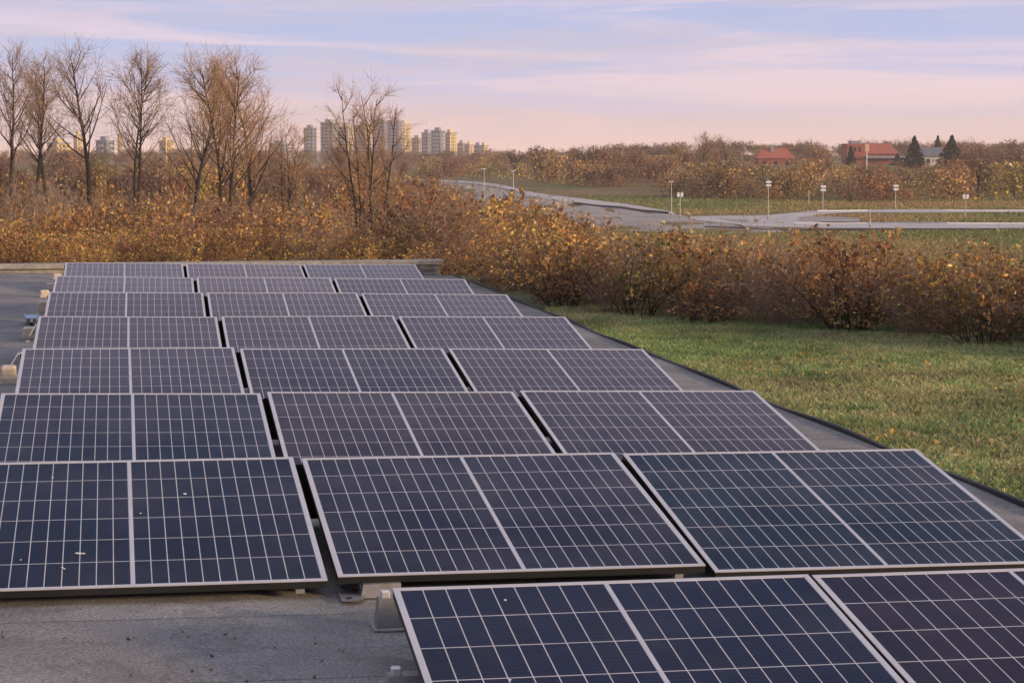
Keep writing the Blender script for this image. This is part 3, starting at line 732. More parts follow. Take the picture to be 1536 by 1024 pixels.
kerb('kerb', [(1190, 336), (1300, 336), (1420, 336), (1560, 336)], M_line, .7, .25, 'white kerb along the near side of the grassy island', .03)
kerb('kerb', [(1060, 341), (1150, 345), (1300, 345.5), (1420, 345), (1560, 345)], M_kerbdark, 1.0, .24, 'dark low kerb edging the near side of the pale road', .01)
kerb('low_wall', [(862, 306), (910, 311), (950, 315.5), (1000, 321)], M_kerbdark, .8, .5, 'low dark retaining wall below the curved pale path', .0)['category'] = 'wall'

ROADS_PX = [[(560, 266), (640, 270), (790, 286), (950, 308), (1040, 323), (1150, 321), (1195, 318), (1240, 315), (1560, 315), (1560, 320), (1245, 322), (1200, 326), (1290, 327), (1290, 333.5), (1560, 335), (1560, 345), (1180, 350), (960, 349), (790, 330), (640, 292), (560, 286)]]
def inside(px, py):
    res = np.zeros(len(px), bool)
    for poly in ROADS_PX:
        j = len(poly) - 1
        for i in range(len(poly)):
            (xi, yi), (xj, yj) = poly[i], poly[j]
            res ^= ((yi > py) != (yj > py)) & (px < (xj - xi) * (py - yi) / (yj - yi + 1e-9) + xi); j = i
    return res
def meadow(n=115000):
    r = np.random.default_rng(31); d = 30 * (330 / 30) ** r.random(n) ; px = 620 + r.random(n) * 1250
    d = np.where(r.random(n) < .5, 120 + 210 * r.random(n), d)
    X = (px - 768) / F * d; x = FWD.x * d + RGT.x * X; y = FWD.y * d + RGT.y * X; z = terrain(x, y)
    up = (z - EYE) * math.cos(PITCH) + d * math.sin(PITCH); dep = d * math.cos(PITCH) - (z - EYE) * math.sin(PITCH)
    py = 512 - F * up / dep
    k = ~inside(px, py) & ~((d < 40) & (px > 640) & (py > 430)); x, y, z, d = x[k], y[k], z[k], d[k]; n = len(x)
    h = (.07 + .12 * r.random(n)) * np.clip(d / 90, .6, 1.5); wd = np.clip(d * .0003, .01, .06) * (.6 + r.random(n)); a = r.random(n) * 6.28
    ln = h * .5
    V = np.empty((n, 4, 3)); bx, by = np.cos(a) * wd, np.sin(a) * wd; lx, ly = r.normal(size=n) * ln, r.normal(size=n) * ln
    V[:, 0] = np.stack([x - bx, y - by, z - .02], 1); V[:, 1] = np.stack([x + bx, y + by, z - .02], 1)
    V[:, 2] = np.stack([x + bx + lx, y + by + ly, z + h], 1); V[:, 3] = np.stack([x - bx * .5 + lx, y - by * .5 + ly, z + h], 1)
    q = vnoise(x, y, 8, 26.) * .7 + vnoise(x, y, 9, 7.) * .3 + (r.random(n) - .5) * .3
    pal = np.array([(.16, .22, .07), (.24, .25, .09), (.36, .28, .12), (.38, .26, .13)]); c = pal[np.clip((q * 4).astype(int), 0, 3)] * (.7 + .6 * r.random((n, 1)))
    return np_mesh('meadow_grass', V.reshape(-1, 3), np.arange(4 * n).reshape(n, 4), M_grass, np.repeat(c, 4, 0))
tag(link('meadow_grass', meadow()), 'dry tan and green grass of the field around the road', 'grass', kind='stuff')

# ------------------------------------------------------------------ posts, lamps and signs
def pole_thing(name, px, ybase, ytop, label, cat, kind):
    p = hit(px, ybase, .15); d = p.dot(FWD); H = at_d(px, ytop, d).z - p.z; u = d / F     # u: metres per pixel there
    t = empty(name, p, (0, 0, -YAW)); tag(t, label, cat)
    m = MB(); m.tube([(0, 0, -.3), (0, 0, H * .5), (0, 0, H)], [.75 * u, .6 * u, .45 * u], 8); m.build('pole', M_pole, t)
    m = MB(); m.box(-1.6 * u, 1.6 * u, -1.6 * u, 1.6 * u, -.1, 2 * u, bev=.05); m.build('base', M_concrete, t)
    if kind == 'boxes':
        for s in (0, 1):
            b = MB(); zc = H - (2 + 5 * s) * u; b.box(-4 * u, 4 * u, -1.4 * u, 1.4 * u, zc - 1.6 * u, zc + 1.6 * u, bev=.8 * u); b.build('lamp_box', M_white, t)
        b = MB(); b.tube([(0, 0, H), (0, 0, H + 2 * u), (-3 * u, 0, H + 2.6 * u)], .5 * u, 6); b.build('arm', M_pole, t)
    elif kind == 'tee':
        b = MB(); b.box(-4 * u, 3 * u, -.5 * u, .5 * u, H, H + 1.1 * u, bev=.2 * u); b.build('lamp_head', M_white, t)
    elif kind == 'arm':
        b = MB(); b.tube([(0, 0, H - u), (-1.5 * u, 0, H + .3 * u), (-5 * u, 0, H + .6 * u)], .35 * u, 6); b.build('arm', M_pole, t)
        b = MB(); b.box(-8.5 * u, -4.6 * u, -1 * u, 1 * u, H + .2 * u, H + 1.1 * u, bev=.3 * u); b.build('lamp_head', M_white, t)
    elif kind == 'twin':
        b = MB(); b.box(-4 * u, 4 * u, -.4 * u, .4 * u, H - 4.4 * u, H - 3.6 * u); b.build('crossbar', M_pole, t)
        for s in (-1, 1):
            b = MB(); cx = s * 2.7 * u; n = 10
            V = []; 
            for yy in (-.55 * u, -.95 * u):
                for k in range(n):
                    a = 6.283 * k / n; V.append((cx + math.cos(a) * 2.1 * u, yy, H - 2 * u + math.copysign(abs(math.sin(a)) ** .6, math.sin(a)) * 3.8 * u))
            b.add(V, [tuple(range(n - 1, -1, -1)), tuple(range(n, 2 * n))] + [(k, (k + 1) % n, n + (k + 1) % n, n + k) for k in range(n)])
            b.build('sign_plate', M_white, t)
    elif kind == 'panel':
        b = MB(); b.box(-3 * u, 3 * u, -1.3 * u, -.9 * u, H - 9 * u, H); b.build('sign_plate', M_signtan, t)
    elif kind == 'marker':
        b = MB(); b.tube([(0, 0, H), (0, 0, H + 1 * u)], [1.3 * u, .3 * u], 8); b.build('cap', M_white, t)
    return t
M_signtan = plain('sign_tan', (.62, .45, .30), .6)
pole_thing('street_lamp', 1007, 322, 273, 'grey street lamp with a short flat head near the curved path', 'street lamp', 'tee')
pole_thing('road_sign', 1020, 326, 290, 'small double road sign on a pole next to the street lamp', 'road sign', 'twin')
pole_thing('lamp_post', 1152, 327, 271, 'tallest white lamp post with two stacked boxes standing on the pale road', 'lamp post', 'boxes')
pole_thing('lamp_post', 1234, 314, 278, 'white lamp post with stacked boxes between the road fork and the bank', 'lamp post', 'boxes')
pole_thing('lamp_post', 1343, 313, 277, 'white lamp post with stacked boxes on the grass beyond the island', 'lamp post', 'boxes')
pole_thing('road_sign', 1448, 325, 293, 'pair of white oval signs on a pole in the grassy island', 'road sign', 'twin')
pole_thing('marker_post', 1305, 339, 315, 'short white marker post at the edge of the near road', 'post', 'marker')
pole_thing('marker_post', 1213, 306, 287, 'thin grey post standing in the dry grass before the bank', 'post', 'marker')
pole_thing('street_lamp', 726, 300, 254, 'slim street lamp seen through the twiggy shrubs', 'street lamp', 'tee')
pole_thing('street_lamp', 770, 292, 257, 'distant street lamp at the bend of the path', 'street lamp', 'tee')
def tall_sign():
    p = on_ground(1299, 520); d = 520; u = d / F; H = at_d(1299, 216, d).z - p.z
    t = empty('sign_mast', p, (0, 0, -YAW)); tag(t, 'tall mast with a tan sign board before the red roofed hall', 'sign')
    m = MB(); m.tube([(0, 0, -.3), (0, 0, H)], [.9 * u, .7 * u], 8); m.build('pole', M_white, t)
    b = MB(); b.box(-3 * u, 3 * u, -1.4 * u, -.9 * u, H - 11 * u, H, bev=.1); b.build('sign_plate', M_signtan, t)
tall_sign()

# ------------------------------------------------------------------ buildings
M_glass = plain('window_glass', (.03, .035, .045), .15)
M_brick = plain('red_brick', (.30, .10, .07), .85, nscale=.6, var=.2)
M_redroof = plain('red_tiles', (.36, .10, .06), .8, nscale=2.5, var=.4)
M_greyroof = plain('grey_tiles', (.13, .14, .16), .8, nscale=.5, var=.2)
M_render = plain('pale_render', (.50, .47, .43), .85, nscale=.3, var=.1)
M_tan = plain('tan_render', (.50, .40, .30), .85, nscale=.05, var=.12)
M_slate = plain('bluegrey_render', (.25, .28, .35), .85, nscale=.05, var=.12)  # on the towers the blue carries the tone of their shaded sides
M_cream_sunlit = plain('cream_sunlit_wall', (.80, .60, .26), .85, nscale=.05, var=.1)  # low sun's gold put into the tower walls; also on the cream house
def house(name, label, px0, px1, yeave, yridge, d, wallm, roofm, depth=9, chim=False, hip=0.12, rot=0.0, wing=None, base_extra=4, flat=None):
    xc = (px0 + px1) / 2; p = on_ground(xc, d); u = d / F; w = (px1 - px0) * u
    ze = at_d(xc, yeave, d).z - p.z; zr = at_d(xc, yridge, d).z - p.z
    t = empty(name, p, (0, 0, -YAW + rot)); tag(t, label, 'building')
    m = MB(); m.box(-w / 2, w / 2, 0, depth, -1.5, ze); m.build('wall', wallm, t)
    o = .5; h = w * hip
    rf = MB(); rf.add([(-w / 2 - o, -o, ze - .15), (w / 2 + o, -o, ze - .15), (w / 2 + o, depth + o, ze - .15), (-w / 2 - o, depth + o, ze - .15), (-w / 2 + h, depth / 2, zr), (w / 2 - h, depth / 2, zr)],
                      [(0, 1, 5, 4), (1, 2, 5), (2, 3, 4, 5), (3, 0, 4), (3, 2, 1, 0)])
    ro = rf.build('roof', roofm, t)
    if chim:
        c = MB(); c.box(-w * .12, -w * .02, depth * .3, depth * .5, zr - 1.5, zr + .9); c.build('chimney', M_slate, ro)
    nwin = max(2, int(w / 3)); fl = max(1, int(ze / 2.9))
    for f in range(fl):
        for k in range(nwin):
            cx = -w / 2 + w * (k + .5) / nwin; z0 = ze - 2.2 - f * 2.8
            b = MB(); b.box(cx - .55, cx + .55, -.05, .05, z0, z0 + 1.3); wo = b.build('window', M_glass, t)
            b = MB(); b.box(cx - .7, cx + .7, -.14, -.051, z0 - .14, z0 - .02); b.build('sill', M_render, wo)
    return t, w, ze, zr
house('red_roofed_house', 'brick house with a bright red tiled roof above the bank trees', 1137, 1189, 237, 222, 600, M_brick, M_redroof, chim=True, hip=.14)
t, w, ze, zr = house('red_roofed_hall', 'large brick hall with a long red hipped roof and a tower block wing', 1290, 1346, 230, 215, 620, M_brick, M_redroof, depth=14, hip=.14)
b = MB(); uu = 620 / F; b.box(-w / 2 - 22 * uu, -w / 2 + 6 * uu, -1, 9, -1.5, zr - .1, bev=.1); b.build('wing', M_brick, t)
b = MB(); b.box(-w / 2 - 14 * uu, -w / 2 + 1 * uu, 1, 6, zr - .1, zr + .8, bev=.1); b.build('roof_plant', M_slate, t)
b = MB(); b.box(-w / 2 + 7 * uu, w / 2 + 8 * uu, -2.4, -.6, ze - 1.5, ze - .9, bev=.1); b.build('canopy', M_slate, t)
for k in range(3):
    b = MB(); b.box(-w / 2 + (-18 + 7 * k) * uu, -w / 2 + (-15 + 7 * k) * uu, -1.06, -.98, zr - 2.6, zr - 1.2); b.build('window', M_glass, t)
house('grey_roofed_house', 'pale house with a grey blue roof between the two dark spruces', 1383, 1416, 234, 221, 600, M_render, M_greyroof, hip=.03)
house('white_house', 'small white house with a pale blue roof among the distant trees', 785, 806, 246, 240, 800, M_white, M_bluetray, depth=8, hip=.02)
house('blue_roofed_house', 'low distant house with a light blue roof past the rusty tree', 905, 930, 256, 251, 690, M_render, M_bluetray, depth=8, hip=.03)
house('cream_house', 'cream house with terracotta roof half hidden in the skyline trees', 975, 1000, 242, 235, 800, M_cream_sunlit, M_redroof, depth=8, hip=.05)
house('white_shed', 'bright white flat shed below the lit towers', 648, 672, 240, 236, 1100, M_white, M_greyroof, depth=10, hip=.02)

def tower(label, px0, px1, ytop, d, wallm, rot=.6, floors=None, ybase=243, pent=True, balc=True):
    xc = (px0 + px1) / 2; p = on_ground(xc, d); u = d / F; span = (px1 - px0) * u
    H = at_d(xc, ytop, d).z - p.z
    w = span / (abs(math.cos(rot)) + .8 * abs(math.sin(rot))); dp = .8 * w
    t = empty('apartment_tower', p, (0, 0, -YAW - rot)); tag(t, label, 'building')
    m = MB(); m.box(-w / 2, w / 2, -dp / 2, dp / 2, -2, H); m.build('wall', wallm, t)
    n = floors or max(4, int(H / 3.2)); fh = H / n
    for f in range(n):
        z0 = f * fh + fh * .32; z1 = f * fh + fh * .82
        b = MB(); b.box(-w / 2 - .06, w / 2 + .06, -dp / 2 - .06, dp / 2 + .06, z0, z1); b.build('window_band', M_glass, t)
        if balc:
            b = MB(); b.box(-w * .18, w * .18, -dp / 2 - 1.3, -dp / 2 - .09, f * fh + .1, f * fh + fh * .36); b.build('balcony', M_render, t)
            b = MB(); b.box(w / 2 + .08, w / 2 + 1.2, -dp * .22, dp * .22, f * fh + .1, f * fh + fh * .36); b.build('balcony', M_render, t)
    k = max(3, int(w / 4.5))
    for i in range(k + 1):
        x = -w / 2 + w * i / k; pw = w * .16 / k * 2; x = min(max(x, -w / 2 + pw / 2), w / 2 - pw / 2)
        b = MB(); b.box(x - pw / 2, x + pw / 2, -dp / 2 - .13, -dp / 2 - .02, -1, H - .003); b.build('pier', wallm, t)
    for i in range(4):
        y = -dp / 2 + dp * i / 3; pw = dp * .13; y = min(max(y, -dp / 2 + pw / 2), dp / 2 - pw / 2)
        b = MB(); b.box(w / 2 + .02, w / 2 + .13, y - pw / 2, y + pw / 2, -1, H - .003); b.build('pier', wallm, t)
    b = MB(); b.box(-w / 2 - .4, w / 2 + .4, -dp / 2 - .4, dp / 2 + .4, H + .002, H + .9); b.build('roof_edge', M_slate, t)
    if pent:
        b = MB(); b.box(-w * .25, w * .2, -dp * .25, dp * .25, H + .9, H + 3.6); b.build('plant_room', wallm, t)
    return t
TW = [('slim blue grey tower standing apart at the end of the cluster', 457, 475, 193, 2000, M_slate, .35),
      ('broad blue grey slab tower behind the many stemmed tree', 482, 509, 185, 2000, M_slate, .5),
      ('mid height tan block behind the branches of the many stemmed tree', 508, 532, 191, 2100, M_tan, .6),
      ('tan tower with a sunlit side right behind the vase shaped tree', 532, 562, 190, 2050, M_tan, .7),
      ('tallest slate tower just past the vase shaped tree', 560, 586, 183, 2000, M_slate, .5),
      ('dark stepped tower attached beside the tallest one', 582, 606, 182, 1980, M_slate, .45),
      ('cream sunlit tower closing the tall cluster', 599, 617, 187, 2020, M_cream_sunlit, .9),
      ('low pinkish block in the dip between the two clusters', 618, 634, 208, 2100, M_tan, .5),
      ('narrow slate tower with a sunlit edge opening the second cluster', 633, 649, 200, 1950, M_slate, .7),
      ('tall slate tower in the middle of the second cluster', 647, 668, 197, 1930, M_slate, .5),
      ('golden cream tower glowing in the sun beside the second cluster', 666, 686, 200, 1950, M_cream_sunlit, .9),
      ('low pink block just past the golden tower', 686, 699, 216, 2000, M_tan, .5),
      ('small golden sunlit block between two low greyish blocks', 698, 711, 218, 2000, M_cream_sunlit, .9),
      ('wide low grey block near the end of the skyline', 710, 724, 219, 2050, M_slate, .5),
      ('last low sunlit block of the skyline towards the road', 720, 733, 219, 2000, M_cream_sunlit, .85),
      ('cream sunlit block glimpsed behind the forked bare tree', 112, 126, 205, 1500, M_cream_sunlit, .9),
      ('narrow golden sunlit tower glimpsed between the forked and the twin trunked tree', 178, 186, 203, 1500, M_cream_sunlit, .9),
      ('low wide sunlit block at the foot of the first bare trees', 72, 108, 216, 1400, M_cream_sunlit, .8),
      ('grey block with dull walls behind the twin trunked tree', 146, 172, 212, 1500, M_slate, .5),
      ('distant sunlit block behind the feathery tree', 240, 262, 213, 1500, M_cream_sunlit, .8),
      ('blue grey block behind the clump of leafless trees', 405, 440, 216, 2200, M_slate, .5)]
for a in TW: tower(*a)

# ------------------------------------------------------------------ parapet
def parapet():
    t = empty('parapet_wall', (0, Y_BACK, 0)); tag(t, 'low concrete parapet wall with a pale capping along the back of the roof', 'wall')
    ztop = at_d(300, 394, Y_BACK * 1.0 * FWD.y + .2).z
    xe = at_d(678, 398, 33.0).x; x0 = -9
    m = MB(); m.box(x0, xe - .06, 0, .28, -1.2, ztop - .075); m.build('wall', M_concrete, t)
    m = MB()
    xs = np.linspace(x0, xe, 8)
    for a, b in zip(xs[:-1], xs[1:]): m.box(a + .004, b - .004, -.07, .36, ztop - .072, ztop, bev=.012)
    m.build('capping', M_concrete, t)
    m = MB(); m.box(x0, xe - .08, -.035, -.002, .0, ztop - .16); m.build('flashing', plain('flashing', (.16, .155, .145), .8, nscale=4, var=.3), t)
parapet()

# ------------------------------------------------------------------ solar panels
P_, G_ = 1.75, .046; WD = P_ - G_; TAU = .1599; LP = 1.764; H_BOT = .062
H_TOP = H_BOT + LP * math.sin(TAU)
ROWS = [  # tx, y, yaw, lateral slope, dz relative to tz0, as measured for the eight rows, back row first
    (-.7714, 30.204, -.0041, -.0178, .0448), (-.7833, 25.7486, -.0149, -.0187, .1112), (-.7743, 22.8972, -.0114, -.0167, .103),
    (-.7706, 19.7824, -.0071, -.0158, .0803), (-.7791, 16.6361, .0019, -.0182, .0668), (-.7809, 13.5518, .0006, -.0178, .0655),
    (-.8181, 10.4986, .0032, -.0146, .0643), (-.7199, 7.6686, -.0060, -.0098, -.0326)]
TZ0 = -1.6452
FW, FT = .024, .035
def panel_meshes(ncol):
    ct, st = math.cos(TAU), math.sin(TAU)
    def pt(x, s, h): return (x, -s * ct - h * st, H_TOP - s * st + h * ct)          # s: down the slope, h: above the glass plane
    def slab(mb, x0, x1, s0, s1, h0, h1, m=0):
        V = [pt(x, s, h) for x in (x0, x1) for s in (s0, s1) for h in (h0, h1)]
        mb.add(V, [(0, 1, 3, 2), (4, 6, 7, 5), (0, 4, 5, 1), (2, 3, 7, 6), (0, 2, 6, 4), (1, 5, 7, 3)], m)
    fr = MB()                                                 # silver lips
    slab(fr, 0, FW, FW, LP - FW, -.003, .002); slab(fr, WD - FW, WD, FW, LP - FW, -.003, .002)
    slab(fr, 0, WD, 0, FW, -.003, .002); slab(fr, 0, WD, LP - FW, LP, -.003, .002)
    sd_ = MB()                                                # frame sides below the lips, their shade painted as dark metal
    slab(sd_, .001, .004, .004, LP - .004, -FT, -.0032); slab(sd_, WD - .004, WD - .001, .004, LP - .004, -FT, -.0032)
    slab(sd_, .001, WD - .001, .001, .004, -FT, -.0032); slab(sd_, .001, WD - .001, LP - .004, LP - .001, -FT, -.0032)
    cb = MB(); c = WD / 2; slab(cb, c - .0085, c + .0085, FW + .001, LP - FW - .001, -.003, .0012)
    bk = MB(); slab(bk, .006, WD - .006, .006, LP - .006, -.012, -.008)
    gl_me = bpy.data.meshes.new('glass'); V = []; Fs = []; UV = []
    half = c - .0085 - FW - .002; hh = LP - 2 * FW - .002
    for x0, x1 in ((FW, c - .0085), (c + .0085, WD - FW)):
        n0 = len(V); q = [(x0, LP - FW), (x1, LP - FW), (x1, FW), (x0, FW)]
        V += [pt(x, s, 0) for x, s in q]; Fs.append(tuple(range(n0, n0 + 4))); UV += [(x - x0, LP - FW - s) for x, s in q]
    gl_me.from_pydata(V, [], Fs); ul = gl_me.uv_layers.new(name='UVMap'); ul.data.foreach_set('uv', np.array(UV, np.float32).ravel())
    gl_me.materials.append(mat('solar_glass', glass_fn(ncol, 6, WD, hh + .002, half + .002, .01)))
    lg = MB()
    for x in (.12, WD - .12): lg.box(x - .02, x + .02, -.05, -.01, 0, H_TOP - FT - .012)
    rl = MB()
    for x in (.12, WD - .12): rl.box(x - .02, x + .02, -LP * ct + .02, .12, .002, .022)
    wd = MB(); wd.add([(-.02, .004, H_TOP - .04), (P_ + .02, .004, H_TOP - .04), (P_ + .02, .05, .01), (-.02, .05, .01), (-.02, .008, H_TOP - .04), (P_ + .02, .008, H_TOP - .04), (P_ + .02, .054, .01), (-.02, .054, .01)],  # dark sheet added behind each panel to shade the space below
        [(0, 1, 2, 3), (7, 6, 5, 4), (0, 4, 5, 1), (3, 2, 6, 7), (0, 3, 7, 4), (1, 5, 6, 2)])
    return wd.mesh('shade_sheet', M_dark), fr.mesh('frame', M_alu), sd_.mesh('frame_side', M_dark), cb.mesh('centre_bar', M_alu), bk.mesh('backsheet', M_under), gl_me, lg.mesh('support_leg', M_galv), rl.mesh('base_rail', M_galv)
PM = panel_meshes(11); PM9 = panel_meshes(9)
ORD = ['back row by the parapet', 'second row from the back', 'third row from the back', 'fourth row from the back', 'fourth row from the front', 'third row from the front', 'second row from the front', 'front row']
COLN = ['bare roof end', 'middle', 'lawn end']
rp = random.Random(3); PANELS = {}
TINT = {(0, 0): (.006, .020, .044), (0, 1): (.017, .013, .024), (0, 2): (.006, .017, .038), (1, 0): (.008, .016, .036), (1, 1): (.020, .014, .024), (1, 2): (.010, .014, .030),  # navy, plum and wine reflections put into the cell colours
        (2, 0): (.012, .013, .027), (2, 1): (.020, .015, .022), (2, 2): (.009, .013, .026), (3, 0): (.008, .010, .026), (3, 1): (.021, .014, .021), (3, 2): (.010, .012, .026),
        (4, 0): (.005, .011, .032), (4, 1): (.011, .012, .025), (4, 2): (.013, .011, .024), (5, 0): (.004, .011, .030), (5, 1): (.022, .011, .018), (5, 2): (.014, .010, .022),
        (6, 0): (.005, .009, .026), (6, 1): (.006, .008, .022), (6, 2): (.002, .018, .034), (7, 1): (.004, .009, .036), (7, 2): (.019, .009, .024)}
for i, (tx, y, yaw, sl, dz) in enumerate(ROWS):
    u = Vector((math.cos(yaw) * math.cos(sl), math.sin(yaw), math.sin(sl))).normalized()
    v = Vector((-math.sin(sl), 0, math.cos(sl))).cross(u).normalized(); n = u.cross(v)
    o = Vector((tx, y, EYE + TZ0 + dz)) - n * H_TOP
    for j in range(3):
        if i == 7 and j == 0: continue
        q = o + u * (j * P_)
        R = Matrix((u, v, n)).transposed().to_4x4() @ Euler((rp.uniform(-.009, .009), rp.uniform(-.006, .006), 0)).to_matrix().to_4x4()
        t = empty('solar_panel', q); t.rotation_euler = R.to_euler()
        tag(t, f'silver framed solar panel at the {COLN[j]} of the {ORD[i]}' if j != 1 else f'silver framed solar panel in the middle of the {ORD[i]}', 'solar panel', 'solar panels in rows on the roof')
        if i == 7 and j == 2: t.location = q - u * .028
        for nm, me in zip(('shade_sheet', 'frame', 'frame_side', 'centre_bar', 'backsheet', 'glass', 'support_leg', 'base_rail'), PM9 if i == 7 else PM):
            if not (i == 7 and nm == 'shade_sheet'):
                po = link(nm, me, t)
                if nm == 'glass': po.color = tuple(c * .85 for c in TINT[i, j]) + (1,)
        PANELS[i, j] = t
# dried droppings and scratches on the large panel at the bare end of the second row
rd = np.random.default_rng(8)
ct, st = math.cos(TAU), math.sin(TAU)
def fleck(parent, x, s, r0, stretch=1.0, ang=0.0):
    n = 9; V = []; r0 *= .7
    for h in (.0008, .0022):
        for k in range(n):
            a = 6.283 * k / n; rr = r0 * (.6 + .7 * rd.random()); dx, ds = math.cos(a) * rr * stretch, math.sin(a) * rr
            dx, ds = dx * math.cos(ang) - ds * math.sin(ang), dx * math.sin(ang) + ds * math.cos(ang)
            V.append((x + dx, -(s + ds) * ct - h * st, H_TOP - (s + ds) * st + h * ct))
    mb = MB(); mb.add(V, [tuple(range(n - 1, -1, -1)), tuple(range(n, 2 * n))] + [(k, (k + 1) % n, n + (k + 1) % n, n + k) for k in range(n)])
    mb.build('bird_dropping', M_dropping, parent)
for x, s, r0, k, a in ((.17, .33, .016, 1.2, .3), (.47, .25, .009, 1, 0), (1.12, .55, .012, 1.3, 1), (.62, 1.34, .010, 4, .2), (.55, 1.52, .006, 4, 1.0), (.36, 1.40, .006, 1, 0), (.2, 1.66, .016, 1.4, 0), (.9, .82, .007, 1, 0)):
    fleck(PANELS[6, 0], x, s, r0, k, a)
for x, s in ((.42, .16), (.3, .9)): fleck(PANELS[7, 1], x, s, .008)

# ------------------------------------------------------------------ ballast blocks and brackets at the bare end of the rows
def ballast(px, ybot, wpx, hpx, label, rz=0.0):
    p = at_z(px, ybot, roof_z(-1.0)); d = p.dot(FWD); u = d / F; w = wpx * u; h = hpx * u * 1.0
    p = at_z(px, ybot, roof_z(p.x) + .003)
    t = empty('ballast_block', p, (0, 0, rz)); tag(t, label, 'concrete block', 'ballast blocks at the row ends')
    hh = min(h * .8, .22); m = MB(); m.box(-w / 2, w / 2, 0, w * 1.35, 0, hh * .46, bev=.012); m.build('lower_slab', M_block, t)
    m = MB(); m.box(-w / 2 + .006, w / 2 - .004, .006, w * 1.35 - .01, hh * .47, hh, bev=.016); m.build('upper_slab', M_block, t)
    return t
ballast(13, 576, 25, 33, 'tan concrete ballast block largest of those at the row ends', .05)
ballast(43, 508, 19, 21, 'tan concrete ballast block below the blue tray', .02)
ballast(65, 469, 18, 21, 'weathered concrete block behind the blue tray', -.03)
ballast(67, 446, 15, 13, 'small concrete block beside the third row from the back', .04)
ballast(75, 435, 13, 13, 'concrete block beside the second row from the back', .0)
ballast(86, 419, 14, 10, 'pale concrete block beside the back row', .02)
def bracket(px, py, w, label, z=.17):
    p = at_z(px, py, roof_z(-.9) + z); t = empty('mounting_bracket', (p.x, p.y, roof_z(p.x) + .002), (0, 0, .05)); tag(t, label, 'bracket', 'brackets at the row ends')
    m = MB()                                             # bent sheet: a flat lug, a sloping web and a foot
    prof = [(w * .75, z), (w * .2, z), (-w * .75, z * .35), (-w * .75, .012), (-w * 1.2, .012)]
    th = .006; V = []; n = len(prof)
    for y in (-.06, .06):
        V += [(x, y, h) for x, h in prof] + [(x, y, h - th) for x, h in prof]
    Fs = []
    for k in range(n - 1):
        Fs += [(k, k + 1, 2 * n + k + 1, 2 * n + k), (n + k, 3 * n + k, 3 * n + k + 1, n + k + 1), (k, n + k, n + k + 1, k + 1), (2 * n + k, 2 * n + k + 1, 3 * n + k + 1, 3 * n + k)]
    Fs += [(0, 2 * n, 3 * n, n), (n - 1, 2 * n - 1, 4 * n - 1, 3 * n - 1)]
    m.add(V, Fs); m.build('plate', M_alu, t)
    m = MB(); m.tube([(w * .45, 0, z), (w * .45, 0, z + .012)], .012, 8); m.build('bolt', M_galv, t)
bracket(24, 530, .085, 'pale metal bracket above the largest ballast block', .2)
bracket(53, 484, .08, 'pale metal bracket next to the blue tray', .2)
bracket(75, 440, .08, 'small metal bracket by the third row from the back', .18)
bracket(90, 412, .10, 'small metal bracket by the back row', .18)
def tray():
    p = at_z(47, 474, roof_z(-1) + .09); t = empty('cable_tray', (p.x, p.y, roof_z(p.x) + .002), (0, 0, .03)); tag(t, 'flat pale blue tray sticking out beside the panel rows', 'tray')
    m = MB(); m.box(-.07, .07, -.25, .25, .075, .083); m.build('floor', M_bluetray, t)
    m = MB(); m.box(-.078, -.071, -.25, .25, .075, .105); m.box(.071, .078, -.25, .25, .075, .105); m.build('rim', M_bluetray, t)
    m = MB(); m.box(-.05, -.02, -.2, .2, 0, .074); m.box(.02, .05, -.2, .2, 0, .074); m.build('foot', M_galv, t)
tray()
# mounting foot between the second and the front row
def foot():
    p = at_z(525, 898, roof_z(-.6)); zr = roof_z(p.x) + .003
    t = empty('rail_bracket', (p.x, p.y, zr)); tag(t, 'flat galvanised mounting foot with bolt holes and a rail on the bare roof', 'bracket')
    u = p.dot(FWD) / F
    def q(px, py, z): r = at_z(px, py, zr + z); return (r.x - p.x, r.y - p.y, z)
    out_ = [(503, 880), (524, 876), (531, 888), (541, 889), (548, 884), (546, 898), (538, 901), (513, 902)]
    m = MB(); n = len(out_); V = [q(x, y, .004) for x, y in out_] + [q(x, y, .014) for x, y in out_]
    m.add(V, [tuple(range(n)), tuple(range(2 * n - 1, n - 1, -1))] + [(k, n + k, n + (k + 1) % n, (k + 1) % n) for k in range(n)]); m.build('plate', M_galv, t)
    for px, py in ((515, 880.5), (524, 897)):
        c = Vector(q(px, py, .0145)); m = MB(); m.tube([c, c + Vector((0, 0, .004))], .013, 10); m.build('bolt', M_dark, t)
    m = MB(); a = q(541, 898, 0); b = q(600, 892, 0)
    y0, y1 = a[1], a[1] + .10
    m.add([(a[0], y0, .002), (b[0], y0, .002), (b[0], y0 + .012, .062), (a[0] + .015, y0 + .012, .062), (a[0], y1 + .05, .002), (b[0], y1 + .05, .002), (b[0], y1, .062), (a[0] + .015, y1, .062)],
          [(0, 1, 2, 3), (3, 2, 6, 7), (7, 6, 5, 4), (0, 3, 7, 4), (1, 5, 6, 2)]); m.build('rail', M_galv, t)
foot()
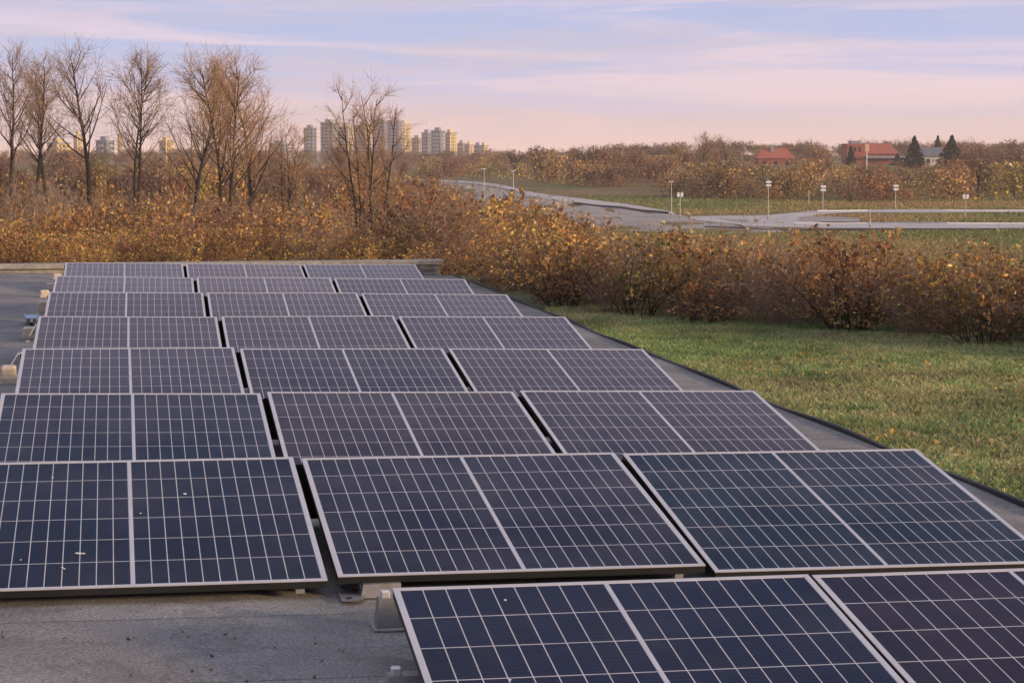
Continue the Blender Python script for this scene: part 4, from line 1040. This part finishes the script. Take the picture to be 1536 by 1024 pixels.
def clamp(px, py, label, hgt):
    p = at_z(px, py, roof_z(-.5)); t = empty('support_bracket', (p.x, p.y, roof_z(p.x) + .003)); tag(t, label, 'bracket')
    m = MB(); w = .05
    m.add([(-w, 0, .012), (w * 1.6, 0, .012), (w * 1.6, .10, .012), (-w, .10, .012), (-w * .75, .012, hgt), (w * 1.6, .012, hgt), (w * 1.6, .085, hgt), (-w * .75, .085, hgt)],
          [(3, 2, 1, 0), (4, 5, 6, 7), (0, 1, 5, 4), (1, 2, 6, 5), (2, 3, 7, 6), (3, 0, 4, 7)]); m.build('post', M_galv, t)
    m = MB(); m.box(-w * 1.3, w * 1.9, -.03, .12, 0, .011, bev=.003); m.build('flange', M_galv, t)
    m = MB(); m.box(-w * .55, w * .2, .02, .06, hgt + .001, hgt + .03, bev=.004); m.build('clip', M_alu, t)
clamp(583, 936, 'grey wedge shaped support under the corner of the front row panel', .13)
clamp(600, 1026, 'low metal support under the side of the front row panel', .05)

# ------------------------------------------------------------------ fallen leaves on lawn
def fallen(n=3200):
    r = np.random.default_rng(12); d = np.sqrt(r.random(n) * (25 ** 2 - 10 ** 2) + 100); px = 830 + r.random(n) * 1300; X = (px - 768) / F * d
    x = FWD.x * d + RGT.x * X; y = FWD.y * d + RGT.y * X; ex = np.interp(y, ys, [edge_pt(v) for v in ys]); k = x > ex + .1; x, y = x[k], y[k]
    P = np.stack([x, y, np.maximum(terrain(x, y), -.17) + .065 + .02 * r.random(len(x))], 1)
    k2 = (vnoise(x, y, 14, 1.2) + .35 * r.random(len(x))) > .62; P = P[k2]; x = x[k2]
    V, Fq, C = leaf_arrays(r, P, .036, .75 * pick(r, len(x), dict(gold=4, orange=2, tan=2, brown=2)))
    return np_mesh('fallen_leaves', V, Fq, M_leaf, C)
tag(link('fallen_leaves', fallen()), 'yellow and brown fallen leaves scattered over the lawn', 'leaves', kind='stuff')

def litter(n=70):
    r = np.random.default_rng(17); px = r.random(n) * 560; py = 900 + r.random(n) * 125; V = []
    P = np.array([at_z(a, b, roof_z(-.8)) for a, b in zip(px, py)]); P[:, 2] = roof_z(P[:, 0]) + .006
    k = P[:, 1] < 8.3; P = P[k]
    V, Fq, C = leaf_arrays(r, P, .016, pick(r, len(P), dict(brown=4, tan=1, olive=1)) * .6); V[:, 2] = np.maximum(V[:, 2], roof_z(V[:, 0]) + .002)
    return np_mesh('leaf_litter', V, Fq, M_leaf, C)
tag(link('leaf_litter', litter()), 'tiny dark leaf crumbs scattered on the bare roof', 'litter', kind='stuff')
# ------------------------------------------------------------------ haze
def haze():
    hm = MB(); hm.box(-1900, 2200, -60, 4300, -12, 75)
    o = hm.build('haze', None) if False else link('haze', hm.mesh('haze', mat_haze()))
    tag(o, kind='stuff'); return o
def mat_haze():
    m = bpy.data.materials.new('haze_air'); m.use_nodes = True; t = m.node_tree; t.nodes.clear()
    v = node(t, 'ShaderNodeVolumePrincipled', {'Color': (.96, .86, .82, 1), 'Density': 0.0002, 'Anisotropy': .2})
    o = node(t, 'ShaderNodeOutputMaterial'); t.links.new(v.outputs[0], o.inputs['Volume']); return m
haze()
